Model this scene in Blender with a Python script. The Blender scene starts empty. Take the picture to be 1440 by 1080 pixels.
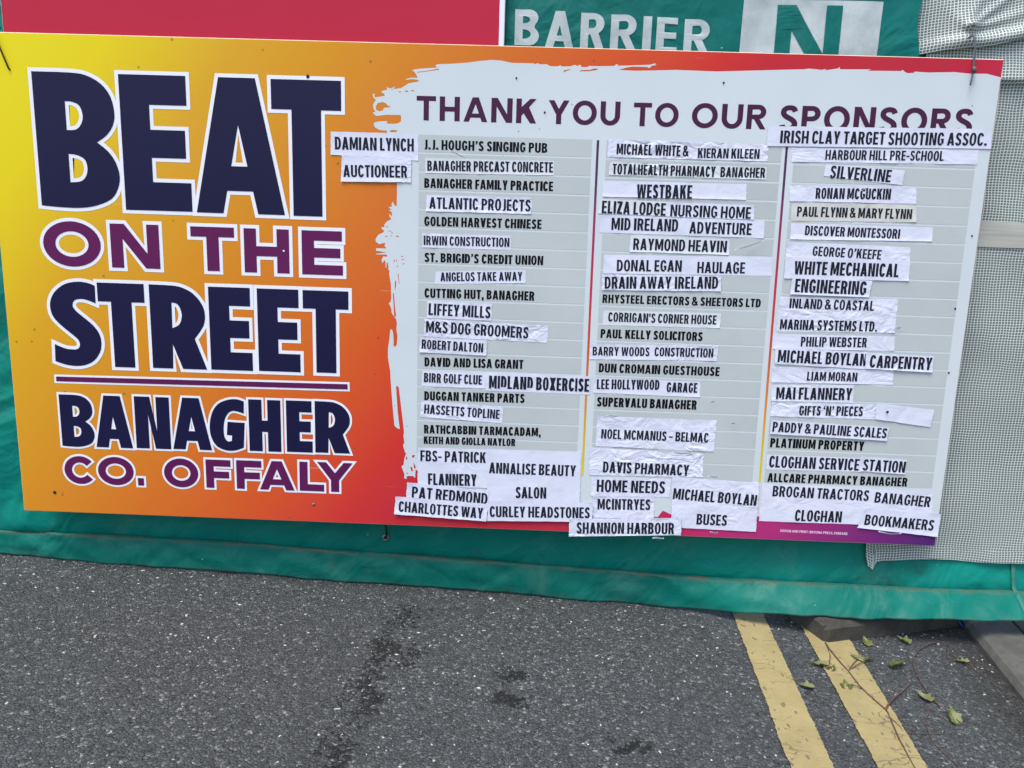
import bpy, bmesh, math, random
from mathutils import Vector, Matrix, noise
from mathutils.geometry import tessellate_polygon

# ---------------------------------------------------------------- camera, sky, sun, exposure
scene = bpy.context.scene
COL = scene.collection
cam_data = bpy.data.cameras.new('camera')
cam_data.sensor_width = 36.0
cam_data.lens = 27.05
cam_data.clip_start = 0.02
cam_data.clip_end = 400.0
cam = bpy.data.objects.new('camera', cam_data)
COL.objects.link(cam)
cam.matrix_world = Matrix(((0.999198, -0.035515, 0.018507, 1.34441),
                           (0.024782, 0.185334, -0.982363, -1.94701),
                           (0.031459, 0.982034, 0.186066, 0.98450),
                           (0, 0, 0, 1)))
scene.camera = cam
world = bpy.data.worlds.new('World')
scene.world = world
world.use_nodes = True
SUN_EL, SUN_AZ = math.radians(66), math.radians(212)      # azimuth measured clockwise from +Y
nt = world.node_tree
nt.nodes.clear()
sky = nt.nodes.new('ShaderNodeTexSky')
sky.sky_type = 'NISHITA'
sky.sun_disc = False
sky.sun_elevation = SUN_EL
sky.sun_rotation = SUN_AZ
sky.air_density = 1.0
sky.dust_density = 3.0
sky.ozone_density = 1.0
bgn = nt.nodes.new('ShaderNodeBackground')
bgn.inputs['Strength'].default_value = 0.11
out = nt.nodes.new('ShaderNodeOutputWorld')
nt.links.new(sky.outputs[0], bgn.inputs[0])
nt.links.new(bgn.outputs[0], out.inputs[0])
sun_data = bpy.data.lights.new('sun', 'SUN')
sun_data.energy = 1.4
sun_data.angle = math.radians(26)
sun_data.color = (1.0, 0.95, 0.88)
sun = bpy.data.objects.new('sun', sun_data)
COL.objects.link(sun)
sd = Vector((math.sin(SUN_AZ) * math.cos(SUN_EL), math.cos(SUN_AZ) * math.cos(SUN_EL), math.sin(SUN_EL)))
sun.rotation_euler = (-sd).to_track_quat('-Z', 'Y').to_euler()
scene.view_settings.view_transform = 'Standard'
scene.view_settings.look = 'None'
scene.view_settings.gamma = 1.0
scene.view_settings.exposure = 1.2
scene.cycles.max_bounces = 6

# ---------------------------------------------------------------- measurements of the sign (millimetres on the board's plane)
PRINT=[('J.J. HOUGH’S SINGING PUB', 1074.4, 1190.9, 301.0, 22.9, 0.001),('BANAGHER FAMILY PRACTICE', 1076.2, 1099.9, 316.8, 22.9, 0.0035),('GOLDEN HARVEST CHINESE', 1077.2, 1008.0, 291.0, 22.8, 0.0045),('ST. BRIGID’S CREDIT UNION', 1078.6, 919.3, 297.3, 22.8, 0.0054),('CUTTING HUT, BANAGHER', 1079.6, 830.4, 277.5, 23.2, 0.0043),('DAVID AND LISA GRANT', 1081.4, 654.1, 253.9, 23.5, 0.0079),('DUGGAN TANKER PARTS', 1081.7, 565.1, 259.8, 23.7, 0.0077),('RATHCABBIN TARMACADAM,', 1081.9, 476.5, 304.9, 23.0, 0.0108),('KEITH AND GIOLLA NAYLOR', 1081.6, 448.4, 239.7, 20.0, 0.0104),('RHYSTEEL ERECTORS & SHEETORS LTD', 1528.5, 832.1, 395.7, 21.2, 0.0043),('PAUL KELLY SOLICITORS', 1528.4, 743.2, 257.6, 22.5, 0.0031),('DUN CROMAIN GUESTHOUSE', 1528.5, 654.7, 307.4, 23.2, 0.0026),('SUPERVALU BANAGHER', 1528.4, 565.3, 256.2, 24.4, 0.002),('PLATINUM PROPERTY', 1981.5, 473.3, 241.1, 24.6, -0.0012),('ALLCARE PHARMACY BANAGHER', 1983.3, 380.0, 361.8, 23.7, 0.0036)]
STRIPS=[(1, ((1077.8, 1170.9),(1392.6, 1172.5),(1394.0, 1139.0),(1078.2, 1134.7)), [('BANAGHER PRECAST CONCRETE', 1083.3, 1140.4, 307.8, 24.2, 0.0169)]),(0, ((1082.2, 1083.0),(1342.0, 1084.0),(1341.7, 1044.7),(1080.9, 1043.5)), [('ATLANTIC PROJECTS', 1089.1, 1050.3, 250.6, 27.5, 0.0024)]),(0, ((1072.6, 989.6),(1294.2, 990.5),(1293.5, 955.6),(1072.9, 954.7)), [('IRWIN CONSTRUCTION', 1076.4, 961.3, 213.8, 22.3, 0.0075)]),(0, ((1107.5, 896.9),(1334.2, 907.2),(1333.5, 875.0),(1104.4, 864.8)), [('ANGELOS TAKE AWAY', 1119.5, 872.4, 206.0, 22.0, 0.0408)]),(0, ((1086.9, 822.2),(1250.9, 820.5),(1250.3, 777.2),(1085.5, 778.9)), [('LIFFEY MILLS', 1090.0, 787.0, 157.4, 29.5, -0.0222)]),(0, ((1080.1, 776.9),(1395.0, 769.5),(1393.1, 725.8),(1078.8, 731.3)), [('M&S DOG GROOMERS', 1084.1, 742.5, 261.1, 28.8, -0.0272)]),(0, ((1069.7, 729.2),(1240.7, 726.9),(1239.9, 687.4),(1068.2, 690.6)), [('ROBERT DALTON', 1073.6, 700.0, 157.6, 23.8, -0.0292)]),(0, ((1076.0, 642.8),(1241.0, 643.1),(1240.2, 602.1),(1074.5, 601.7)), [('BIRR GOLF CLUE', 1080.3, 612.9, 149.9, 24.4, -0.01)]),(0, ((1241.0, 644.9),(1507.6, 643.4),(1508.2, 595.0),(1240.3, 596.5)), [('MIDLAND BOXERCISE', 1248.5, 602.4, 257.5, 33.8, 0.0016)]),(0, ((1073.1, 563.1),(1287.5, 555.9),(1285.1, 511.3),(1071.6, 520.4)), [('HASSETTS TOPLINE', 1081.4, 529.9, 196.6, 24.6, -0.0381)]),(0, ((1066.8, 437.8),(1251.8, 439.2),(1252.6, 334.1),(1065.8, 330.6)), [('FBS- PATRICK', 1073.1, 401.3, 172.5, 29.3, 0.0052),('FLANNERY', 1094.1, 336.2, 128.8, 32.1, 0.0171)]),(0, ((1248.0, 440.9),(1493.6, 442.7),(1496.5, 304.4),(1249.7, 298.4)), [('ANNALISE BEAUTY', 1254.7, 375.3, 227.7, 29.7, 0.0022),('SALON', 1326.8, 309.8, 80.9, 30.7, 0.021)]),(0, ((1039.3, 342.3),(1256.6, 326.3),(1254.0, 278.8),(1035.8, 293.8)), [('PAT REDMOND', 1050.9, 299.4, 201.3, 32.1, -0.0567)]),(0, ((1009.2, 302.6),(1255.6, 291.7),(1251.1, 242.8),(1004.6, 252.7)), [('CHARLOTTES WAY', 1016.5, 260.6, 225.1, 29.3, -0.0453)]),(0, ((1255.3, 300.6),(1532.1, 305.8),(1531.1, 252.3),(1253.0, 243.9)), [('CURLEY HEADSTONES', 1259.9, 255.5, 265.1, 30.0, 0.0268)]),(0, ((845.8, 1226.1),(1059.8, 1226.3),(1060.4, 1163.7),(845.1, 1171.7)), [('DAMIAN LYNCH', 856.2, 1184.6, 193.5, 29.7, 0.0031)]),(0, ((873.2, 1171.7),(1044.6, 1170.0),(1043.3, 1111.6),(869.9, 1108.2)), [('AUCTIONEER', 876.5, 1119.8, 157.9, 28.6, 0.0165)]),(0, ((1523.0, 1227.9),(1908.6, 1226.5),(1908.9, 1186.7),(1521.8, 1185.5)), [('MICHAEL WHITE &', 1543.3, 1192.8, 173.7, 24.8, 0.0),('KIERAN KILEEN', 1740.0, 1190.1, 148.7, 22.8, 0.0134)]),(1, ((1527.6, 1174.8),(1908.5, 1172.5),(1909.4, 1144.1),(1527.6, 1143.8)), [('TOTALHEALTH PHARMACY', 1536.1, 1145.9, 249.9, 24.6, 0.0016),('BANAGHER', 1798.1, 1146.7, 107.9, 23.7, 0.0111)]),(0, ((1514.4, 1129.9),(1864.0, 1131.9),(1865.5, 1094.8),(1514.7, 1091.8)), [('WESTBAKE', 1598.4, 1091.3, 134.8, 32.3, 0.0134)]),(1, ((1506.3, 1086.4),(1677.2, 1084.0),(1677.8, 1049.8),(1506.4, 1051.4)), [('ELIZA LODGE', 1514.7, 1052.4, 156.9, 29.9, -0.0108)]),(0, ((1675.5, 1083.1),(1887.4, 1082.7),(1888.8, 1047.8),(1676.1, 1048.9)), [('NURSING HOME', 1683.0, 1050.0, 196.9, 27.8, -0.0015)]),(0, ((1511.8, 1048.2),(1915.0, 1046.0),(1917.1, 1004.0),(1512.3, 1005.1)), [('MID IRELAND', 1540.9, 1012.6, 163.9, 29.4, 0.0067),('ADVENTURE', 1732.7, 1010.3, 152.9, 28.1, 0.0033)]),(1, ((1589.9, 1000.7),(1833.7, 998.8),(1835.1, 960.7),(1588.8, 960.7)), [('RAYMOND HEAVIN', 1597.3, 965.8, 230.9, 28.2, 0.0035)]),(0, ((1525.7, 951.7),(1942.3, 958.9),(1944.9, 912.7),(1526.4, 905.2)), [('DONAL EGAN', 1559.8, 912.1, 161.2, 28.0, 0.0236),('HAULAGE', 1759.6, 914.0, 118.0, 27.6, 0.0212)]),(0, ((1524.7, 903.4),(1820.1, 908.6),(1821.4, 870.7),(1525.1, 863.6)), [('DRAIN AWAY IRELAND', 1532.0, 867.9, 282.3, 29.7, 0.0322)]),(1, ((1533.1, 812.9),(1827.7, 815.7),(1827.2, 778.0),(1531.5, 776.0)), [("CORRIGAN'S CORNER HOUSE", 1545.4, 785.5, 272.1, 23.3, 0.0055)]),(0, ((1502.6, 725.9),(1826.2, 734.5),(1826.8, 694.4),(1503.6, 687.5)), [('BARRY WOODS', 1510.7, 697.7, 144.2, 22.3, 0.0222),('CONSTRUCTION', 1667.5, 701.4, 148.8, 22.7, 0.0121)]),(0, ((1516.9, 640.9),(1789.6, 638.7),(1790.8, 598.8),(1517.1, 600.9)), [('LEE HOLLYWOOD', 1525.7, 610.9, 160.3, 25.7, 0.0225),('GARAGE', 1704.5, 609.6, 78.5, 25.4, 0.0076)]),(0, ((1531.2, 539.8),(1839.3, 539.6),(1837.7, 455.9),(1530.8, 459.5)), [('NOEL MCMANUS – BELMAC', 1543.6, 480.4, 277.7, 25.2, -0.0011)]),(0, ((1517.1, 455.1),(1811.5, 449.1),(1814.6, 385.6),(1517.2, 379.7)), [('DAVIS PHARMACY', 1553.1, 388.9, 224.5, 29.7, -0.0031)]),(0, ((1524.9, 375.1),(1731.5, 378.4),(1731.3, 327.6),(1525.6, 323.3)), [('HOME NEEDS', 1539.6, 335.3, 179.1, 33.3, 0.0112)]),(0, ((1531.2, 323.5),(1694.0, 326.1),(1694.2, 266.9),(1532.5, 262.3)), [('MCINTRYES', 1544.4, 286.2, 139.3, 29.4, 0.0302)]),(0, ((1734.8, 384.4),(1962.6, 377.8),(1965.6, 241.2),(1741.7, 245.0)), [('MICHAEL BOYLAN', 1740.0, 323.6, 219.5, 30.0, -0.0456),('BUSES', 1807.3, 255.6, 79.8, 29.8, -0.0038)]),(0, ((1471.2, 259.8),(1766.0, 273.8),(1768.5, 225.5),(1471.6, 209.8)), [('SHANNON HARBOUR', 1492.0, 219.1, 257.7, 31.1, 0.0349)]),(0, ((1963.9, 1219.8),(2409.5, 1228.5),(2411.0, 1193.9),(1967.1, 1187.6)), [('HARBOUR HILL PRE-SCHOOL', 2046.7, 1194.7, 281.8, 22.7, 0.0192)]),(0, ((1901.4, 1268.2),(2432.9, 1276.6),(2437.9, 1231.0),(1903.9, 1222.2)), [('IRISH CLAY TARGET', 1934.2, 1230.0, 249.4, 29.1, 0.0136),('SHOOTING ASSOC.', 2192.1, 1233.1, 233.7, 28.9, 0.021)]),(0, ((2049.5, 1185.0),(2240.2, 1174.8),(2237.6, 1140.5),(2047.3, 1156.6)), [('SILVERLINE', 2062.0, 1152.8, 146.4, 28.8, -0.043)]),(0, ((1967.3, 1133.3),(2273.3, 1135.7),(2277.3, 1097.9),(1971.1, 1094.6)), [('RONAN MCGUCKIN', 2032.7, 1102.7, 181.4, 25.4, 0.0182)]),(2, ((1976.7, 1089.7),(2278.5, 1094.6),(2282.9, 1054.0),(1979.1, 1048.0)), [('PAUL FLYNN & MARY FLYNN', 1991.9, 1059.2, 278.5, 23.5, 0.0075)]),(0, ((1979.6, 1042.9),(2325.8, 1042.6),(2326.7, 1009.2),(1981.7, 1003.5)), [('DISCOVER MONTESSORI', 2015.9, 1014.9, 231.5, 23.1, -0.0082)]),(0, ((1973.6, 997.2),(2276.7, 993.8),(2279.7, 956.7),(1975.6, 959.1)), [('GEORGE O’KEEFE', 2039.3, 965.7, 168.5, 23.1, -0.0255)]),(0, ((1973.6, 960.8),(2281.0, 960.2),(2281.9, 911.4),(1975.3, 907.5)), [('WHITE MECHANICAL', 1998.5, 918.8, 257.0, 32.3, 0.0047)]),(0, ((1996.1, 910.9),(2192.9, 909.4),(2188.9, 867.9),(1993.1, 869.3)), [('ENGINEERING', 2003.7, 874.8, 176.3, 33.2, -0.0068)]),(0, ((1969.1, 862.3),(2263.0, 865.9),(2264.7, 781.3),(1968.5, 774.7)), [('INLAND & COASTAL', 1995.6, 834.4, 209.6, 24.6, 0.0014),('MARINA SYSTEMS LTD.', 1977.2, 780.4, 242.2, 25.5, 0.0107)]),(0, ((1962.0, 768.2),(2265.8, 772.4),(2268.5, 735.4),(1963.8, 730.2)), [('PHILIP WEBSTER', 2033.6, 739.0, 164.6, 24.6, 0.0207)]),(0, ((1970.6, 734.1),(2201.4, 730.4),(2204.7, 686.7),(1972.7, 692.2)), [('MICHAEL BOYLAN', 1978.7, 697.4, 223.3, 31.3, -0.0121)]),(0, ((2198.0, 729.3),(2367.5, 726.2),(2369.5, 684.4),(2200.9, 688.4)), [('CARPENTRY', 2210.0, 692.1, 155.1, 31.5, -0.0097)]),(0, ((1966.2, 684.7),(2273.5, 687.4),(2275.6, 648.9),(1968.2, 644.2)), [('LIAM MORAN', 2058.0, 652.1, 126.4, 23.1, 0.0166)]),(0, ((1971.5, 638.2),(2179.1, 644.5),(2180.7, 598.2),(1972.8, 595.2)), [('MAI FLANNERY', 1984.6, 600.8, 191.8, 31.3, 0.0235)]),(0, ((1974.8, 593.4),(2254.9, 596.3),(2259.6, 557.2),(1974.7, 556.0)), [('GIFTS ‘N’ PIECES', 2047.0, 560.9, 162.1, 25.2, 0.0234)]),(0, ((2240.0, 600.4),(2387.6, 588.1),(2384.6, 542.2),(2241.4, 558.4)), []),(0, ((1976.5, 546.6),(2280.0, 538.2),(2277.1, 502.3),(1977.1, 509.8)), [('PADDY & PAULINE SCALES', 1982.0, 516.1, 292.6, 26.3, -0.0236)]),(0, ((1976.0, 453.6),(2222.7, 453.5),(2225.1, 416.2),(1976.9, 413.2)), [('CLOGHAN SERVICE', 1983.3, 419.7, 232.3, 30.9, 0.0)]),(0, ((2216.7, 458.1),(2335.0, 454.0),(2335.4, 414.7),(2219.3, 418.9)), [('STATION', 2224.6, 421.0, 109.0, 30.3, -0.0211)]),(0, ((1972.2, 374.3),(2415.7, 368.6),(2421.8, 272.9),(1971.3, 271.3)), [('BROGAN TRACTORS', 1999.6, 341.1, 250.8, 28.9, -0.0116),('BANAGHER', 2265.6, 334.8, 145.2, 28.7, -0.0503),('CLOGHAN', 2063.9, 276.0, 122.7, 30.7, 0.0008)]),(0, ((2244.7, 318.8),(2441.9, 310.2),(2442.0, 247.0),(2229.6, 264.0)), [('BOOKMAKERS', 2246.0, 272.6, 181.3, 29.2, -0.0491)])]
HEAD=[('THANK', 1055.6, 1258.5, 290.1, 56.4, 0.0007),('YOU', 1374.9, 1258.7, 172.5, 54.8, 0.007),('TO', 1579.5, 1259.6, 108.2, 53.9, 0.0074),('OUR', 1719.4, 1260.1, 178.1, 56.1, 0.0034),('SPONSORS', 1929.5, 1258.3, 457.5, 58.4, 0.0087)]
IMPRINT=('DESIGN AND PRINT: BROSNA PRESS, FERBANE', 2030.1, 243.3, 176.9, 6.9, -0.009)
TITLES=[('BEAT', [('B', 116.7, 202.4, 1025.2, 320.7),('E', 329.4, 167.7, 1024.2, 320.9),('A', 507.8, 221.5, 1023.2, 321.2),('T', 701.5, 170.8, 1022.4, 321.4)]),('ON THE', [('O', 112.3, 147.0, 880.4, 109.5),('N', 284.9, 123.8, 880.0, 109.3),('T', 489.2, 110.2, 879.4, 109.2),('H', 623.7, 114.0, 879.1, 109.1),('E', 769.6, 103.4, 878.7, 109.0)]),('STREET', [('S', 118.4, 125.4, 622.8, 218.3),('T', 242.0, 120.7, 623.8, 216.9),('R', 375.6, 140.3, 625.0, 215.3),('E', 527.8, 108.8, 626.0, 213.7),('E', 652.4, 108.3, 627.0, 212.3),('T', 769.4, 116.8, 628.0, 211.0)]),('BANAGHER', [('B', 120.6, 88.6, 405.0, 140.7),('A', 211.8, 98.2, 406.3, 140.4),('N', 319.6, 92.2, 407.7, 140.0),('A', 417.5, 103.4, 409.0, 139.7),('G', 517.7, 88.1, 410.2, 139.4),('H', 621.1, 84.4, 411.6, 139.0),('E', 720.1, 68.5, 412.8, 138.7),('R', 795.5, 91.1, 413.9, 138.4)]),('CO. OFFALY', [('C', 119.8, 81.6, 303.2, 75.0),('O', 211.2, 95.8, 303.7, 75.8),('.', 317.4, 18.2, 304.1, 76.4),('O', 389.1, 91.7, 304.7, 77.3),('F', 501.7, 66.6, 305.3, 78.2),('F', 583.5, 67.2, 305.8, 78.8),('A', 645.6, 92.6, 306.2, 79.5),('L', 752.1, 65.1, 306.7, 80.3),('Y', 799.5, 94.4, 307.1, 80.8)])]
RULE=((117.8, 592.9),(882.1, 600.0),(882.3, 586.1),(117.7, 580.3))
FIELD=[(983.9, 1227.2),(983.1, 1232.0),(966.1, 1232.8),(954.7, 1238.5),(950.9, 1245.6),(953.5, 1250.5),(964.8, 1253.3),(985.1, 1254.3),(983.1, 1248.5),(997.7, 1248.2),(1010.4, 1249.7),(1017.9, 1254.8),(1018.4, 1263.2),(1016.6, 1269.1),(982.5, 1268.7),(957.3, 1265.1),(948.9, 1272.1),(952.2, 1274.6),(956.0, 1274.7),(951.0, 1281.7),(949.7, 1291.3),(953.5, 1298.5),(957.3, 1302.2),(952.3, 1305.7),(949.0, 1312.7),(949.8, 1316.3),(955.3, 1316.5),(952.8, 1311.6),(954.8, 1308.1),(962.4, 1309.5),(978.7, 1312.4),(976.2, 1317.0),(969.9, 1320.4),(972.4, 1324.1),(983.7, 1326.0),(983.0, 1332.7),(991.3, 1329.3),(1005.0, 1335.2),(998.8, 1328.4),(1017.6, 1331.2),(1027.6, 1337.4),(1035.1, 1342.4),(1061.3, 1347.8),(1057.5, 1351.2),(1045.0, 1352.1),(1030.0, 1350.5),(1028.8, 1352.4),(1042.5, 1355.6),(1057.5, 1355.5),(1053.7, 1364.1),(1049.9, 1368.7),(1043.6, 1372.1),(1049.8, 1374.6),(1064.8, 1376.9),(1104.6, 1380.3),(1099.6, 1384.1),(1103.3, 1387.7),(1136.8, 1389.8),(1174.1, 1393.1),(1206.2, 1397.9),(1233.5, 1401.0),(1255.8, 1400.4),(1283.2, 1395.6),(1334.7, 1396.0),(1337.5, 1394.0),(1345.5, 1396.8),(1348.3, 1394.3),(1365.9, 1394.7),(1375.6, 1390.4),(1394.6, 1390.9),(1398.5, 1393.6),(1401.4, 1390.6),(1424.3, 1391.7),(1433.6, 1395.2),(1437.8, 1392.8),(1447.2, 1395.6),(1448.7, 1390.5),(1462.3, 1390.9),(1467.5, 1393.6),(1489.2, 1393.6),(1526.9, 1395.1),(1530.8, 1398.6),(1534.8, 1399.2),(1536.3, 1395.9),(1570.0, 1397.6),(1610.3, 1399.9),(1620.9, 1402.7),(1624.0, 1404.1),(1624.3, 1400.3),(1627.8, 1399.8),(1614.5, 1397.4),(1614.7, 1394.9),(1608.1, 1392.2),(1606.6, 1394.7),(1570.2, 1394.5),(1554.2, 1391.5),(1538.2, 1386.5),(1576.1, 1385.7),(1619.2, 1387.4),(1673.0, 1390.1),(1769.9, 1389.2),(1891.3, 1395.2),(1933.0, 1397.5),(1974.7, 1399.4),(1987.1, 1401.3),(2016.6, 1399.3),(2028.9, 1401.6),(2025.1, 1398.3),(2055.9, 1403.5),(2058.4, 1407.1),(2060.2, 1401.6),(2133.1, 1403.5),(2125.2, 1400.2),(2204.3, 1401.5),(2205.9, 1404.7),(2212.8, 1399.7),(2219.4, 1397.1),(2233.8, 1398.3),(2235.5, 1401.1),(2266.9, 1399.9),(2329.0, 1402.4),(2366.8, 1399.8),(2404.0, 1400.8),(2442.4, 1393.5),(2438, 1388.7),(2438, 281.4),(2217.1, 292.2),(1968.3, 284.0),(1844.7, 286.9),(1742.2, 278.8),(1717.1, 289.6),(1705.1, 271.3),(1280.4, 283.8),(1166.4, 303.0),(1090.5, 319.7),(1066.2, 374.0),(1060.6, 376.7),(1059.4, 353.5),(1053.8, 359.0),(1041.2, 358.6),(1035.6, 355.4),(1038.4, 349.7),(1030.0, 352.3),(1031.4, 362.5),(1022.9, 383.9),(1028.5, 388.5),(1031.1, 407.3),(1035.2, 418.9),(1032.4, 423.1),(1026.8, 441.5),(1030.4, 448.8),(1028.0, 467.3),(1029.4, 478.7),(1026.5, 504.1),(1017.9, 573.9),(1015.1, 596.1),(1011.5, 600.1),(1008.2, 597.3),(1009.7, 573.6),(1012.6, 531.7),(1018.3, 485.4),(1012.7, 486.6),(1004.4, 493.3),(1001.6, 520.1),(995.9, 587.1),(993.7, 620.3),(993.0, 637.3),(986.9, 672.9),(986.9, 694.8),(990.9, 724.8),(992.8, 745.2),(997.1, 746.7),(1000.4, 736.0),(1001.8, 711.6),(1001.0, 706.2),(1004.5, 700.8),(1009.9, 707.8),(1011.2, 729.6),(1008.4, 747.1),(1009.7, 763.3),(1007.0, 774.0),(1000.2, 781.8),(996.2, 789.8),(994.8, 800.4),(988.9, 813.6),(993.4, 816.4),(995.3, 824.5),(994.1, 861.6),(990.6, 879.9),(991.6, 879.0),(989.6, 885.8),(990.6, 893.8),(986.6, 899.5),(988.4, 900.6),(986.5, 913.3),(983.6, 915.2),(982.6, 901.4),(980.6, 902.3),(980.6, 915.1),(977.6, 920.8),(972.6, 911.9),(970.6, 920.6),(974.6, 929.6),(984.5, 928.9),(983.5, 934.3),(956.7, 933.9),(955.7, 935.4),(984.5, 939.7),(956.7, 942.7),(956.7, 949.1),(982.5, 949.3),(977.6, 956.0),(980.5, 961.0),(976.6, 962.8),(964.7, 959.1),(955.7, 965.0),(955.7, 972.8),(962.7, 982.7),(975.6, 988.9),(976.5, 992.8),(969.6, 998.0),(971.6, 1002.3),(977.5, 1000.6),(977.5, 1008.3),(984.4, 1016.2),(995.3, 1021.3),(989.3, 1029.8),(990.3, 1034.6),(996.2, 1028.1),(996.2, 1038.6),(988.3, 1043.2),(995.2, 1044.4),(987.3, 1050.8),(996.2, 1052.0),(995.2, 1057.7),(998.5, 1064.5),(1002.0, 1056.0),(1008.0, 1053.3),(1008.8, 1087.6),(1008.1, 1121.6),(990.4, 1180.1)]
ISLANDS=[[(1056.1, 1368.9),(1084.8, 1373.2),(1108.4, 1377.8),(1108.4, 1375.0),(1074.8, 1370.1),(1057.4, 1367.3)], [(956.8, 1287.9),(961.1, 1295.2),(973.7, 1297.9),(980.0, 1295.7),(986.3, 1289.9),(993.9, 1287.2),(976.2, 1284.3),(973.7, 1278.8),(966.1, 1276.2),(957.3, 1279.5)], [(1011.4, 1322.5),(1014.4, 1321.1),(1018.9, 1322.1),(1015.9, 1324.2)], [(1025.9, 1324.3),(1030.1, 1322.1),(1036.4, 1323.7),(1032.2, 1326.9)], [(1039.9, 1325.9),(1044.2, 1324.5),(1050.5, 1325.6),(1046.2, 1327.6)], [(988.9, 1231.0),(997.8, 1234.4),(1009.2, 1232.8),(1007.9, 1229.8),(995.3, 1228.3)], [(1407.3, 1377.4),(1407.2, 1381.7),(1423.3, 1385.2),(1422.5, 1383.4),(1412.7, 1380.1)], [(1443.8, 1380.4),(1449.1, 1383.4),(1470.7, 1384.7),(1478.6, 1388.0),(1489.5, 1387.8),(1484.3, 1384.3),(1468.1, 1381.6)], [(999.0, 839.2),(1002.2, 836.7),(1004.2, 808.8),(1007.8, 779.4),(1002.7, 779.2),(1001.0, 808.7)], [(1004.3, 868.5),(1007.5, 870.5),(1007.5, 859.4),(1005.4, 846.9),(1003.8, 848.7)], [(1011.4, 888.5),(1013.5, 887.3),(1015.5, 862.3),(1014.2, 862.2)], [(1050.6, 415.2),(1058.9, 416.4),(1056.2, 409.7),(1052.0, 408.7)], [(1046.6, 383.4),(1050.8, 383.5),(1054.2, 372.1),(1049.5, 371.9)], [(1054.6, 396.1),(1060.8, 385.4),(1060.3, 379.6),(1056.4, 380.0)], [(1034.5, 407.4),(1036.3, 401.7),(1038.9, 405.3),(1037.1, 413.3)], [(1035.6, 365.6),(1037.8, 363.6),(1041.1, 365.0),(1038.9, 367.7)], [(981.5, 1002.6),(983.8, 1001.2),(987.4, 1002.2),(985.0, 1004.3)], [(985.4, 992.1),(990.2, 991.4),(997.3, 992.2),(992.6, 993.2)], [(1006.2, 980.2),(1009.4, 978.2),(1014.1, 979.6),(1011.0, 982.5)], [(978.1, 978.9),(981.3, 977.7),(986.1, 978.6),(982.9, 980.4)], [(991.4, 980.7),(993.8, 979.8),(997.3, 980.5),(995.0, 981.8)], [(994.3, 988.0),(996.2, 986.5),(999.1, 987.5),(997.2, 989.6)], [(1001.1, 919.6),(1002.2, 915.4),(1003.9, 918.0),(1002.7, 924.0)], [(1007.2, 920.2),(1008.2, 916.3),(1009.6, 918.7),(1008.7, 924.2)], [(1021.7, 923.2),(1023.8, 921.6),(1026.9, 922.7),(1024.8, 925.1)], [(1022.8, 912.5),(1024.9, 911.2),(1028.0, 912.1),(1025.9, 914.0)], [(1009.1, 906.2),(1010.2, 903.3),(1011.9, 905.1),(1010.7, 909.2)], [(1019.9, 931.0),(1021.8, 929.1),(1024.7, 930.4),(1022.8, 933.1)]]
HOLEPTS=[(792.2, 1351.9),(88.6, 275.8),(788.1, 269.9),(1294.5, 1361.3),(1788.8, 1364.0),(1365.6, 1285.2),(2422.0, 1025.9),(2412.2, 685.0),(2406.1, 846.8),(723.6, 934.9),(2267.8, 579.0)]
LEAF={'a': (2.0933, -0.1896), 'b': (2.2076, -0.1427), 'c': (2.2324, -0.1479), 'd': (2.2943, -0.1649), 'e': (2.0251, -0.292), 'f': (2.1241, -0.2745), 'g': (2.2968, -0.3002), 'h': (2.3219, -0.3751), 'i': (2.4838, -0.1175), 'j': (2.2668, -0.0539), 'k': (2.3736, -0.0318), 'l': (2.119, -0.2011)}
STEM={'main': [(2.1507, -0.0734),(2.1489, -0.1291),(2.1562, -0.2058),(2.1595, -0.285),(2.1771, -0.363),(2.1753, -0.3873),(2.1613, -0.4513),(2.1489, -0.5509),(2.1406, -0.598)], 'fork': [(2.1771, -0.363),(2.2143, -0.3187),(2.2543, -0.2796),(2.3004, -0.2343)], 'pet': [(2.1488, -0.0784),(2.1413, -0.1302),(2.1195, -0.1816),(2.1031, -0.2067)], 'thin': [(2.1527, -0.301),(2.1464, -0.3945),(2.1482, -0.4624)], 'low': [(2.1753, -0.3873),(2.1815, -0.4166),(2.1943, -0.4408),(2.301, -0.4293)], 'arc': [(2.4678, -0.0233),(2.4291, -0.0456),(2.3849, -0.085),(2.3509, -0.135),(2.3275, -0.2022),(2.3155, -0.2977),(2.3208, -0.3615),(2.3354, -0.4035)], 'sprig': [(2.4737, -0.036),(2.4798, -0.0984),(2.4973, -0.1529),(2.5149, -0.2221)], 'strand': [(2.2868, -0.3414),(2.2504, -0.4011),(2.233, -0.4673),(2.2388, -0.5086),(2.246, -0.5449)]}
SCRAPS=[(1882.1, 985.6, 0.07, 0.0022, 0.35), (1756.0, 450.8, 0.055, 0.004, -0.03), (1822.5, 589.7, 0.014, 0.004, 0.3), (1879.8, 535.5, 0.013, 0.004, 0.3), (1842.0, 390.5, 0.03, 0.004, 0.1), (1854.2, 237.6, 0.02, 0.004, 0.1), (1708.9, 215.6, 0.03, 0.006, 0.1), (1571.5, 542.8, 0.035, 0.003, 0.05), (2314.5, 254.6, 0.06, 0.004, -0.05), (2266.9, 792.2, 0.024, 0.007, 0.15), (2148.2, 1128.6, 0.02, 0.003, 0.4), (1159.6, 1180.0, 0.045, 0.002, -0.5)]

# ---------------------------------------------------------------- helpers
def srgb(r, g, b, k=1.0):
    f = lambda c: (c / 255 / 12.92 if c / 255 <= 0.04045 else ((c / 255 + 0.055) / 1.055) ** 2.4) * k
    return (f(r), f(g), f(b), 1.0)

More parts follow.
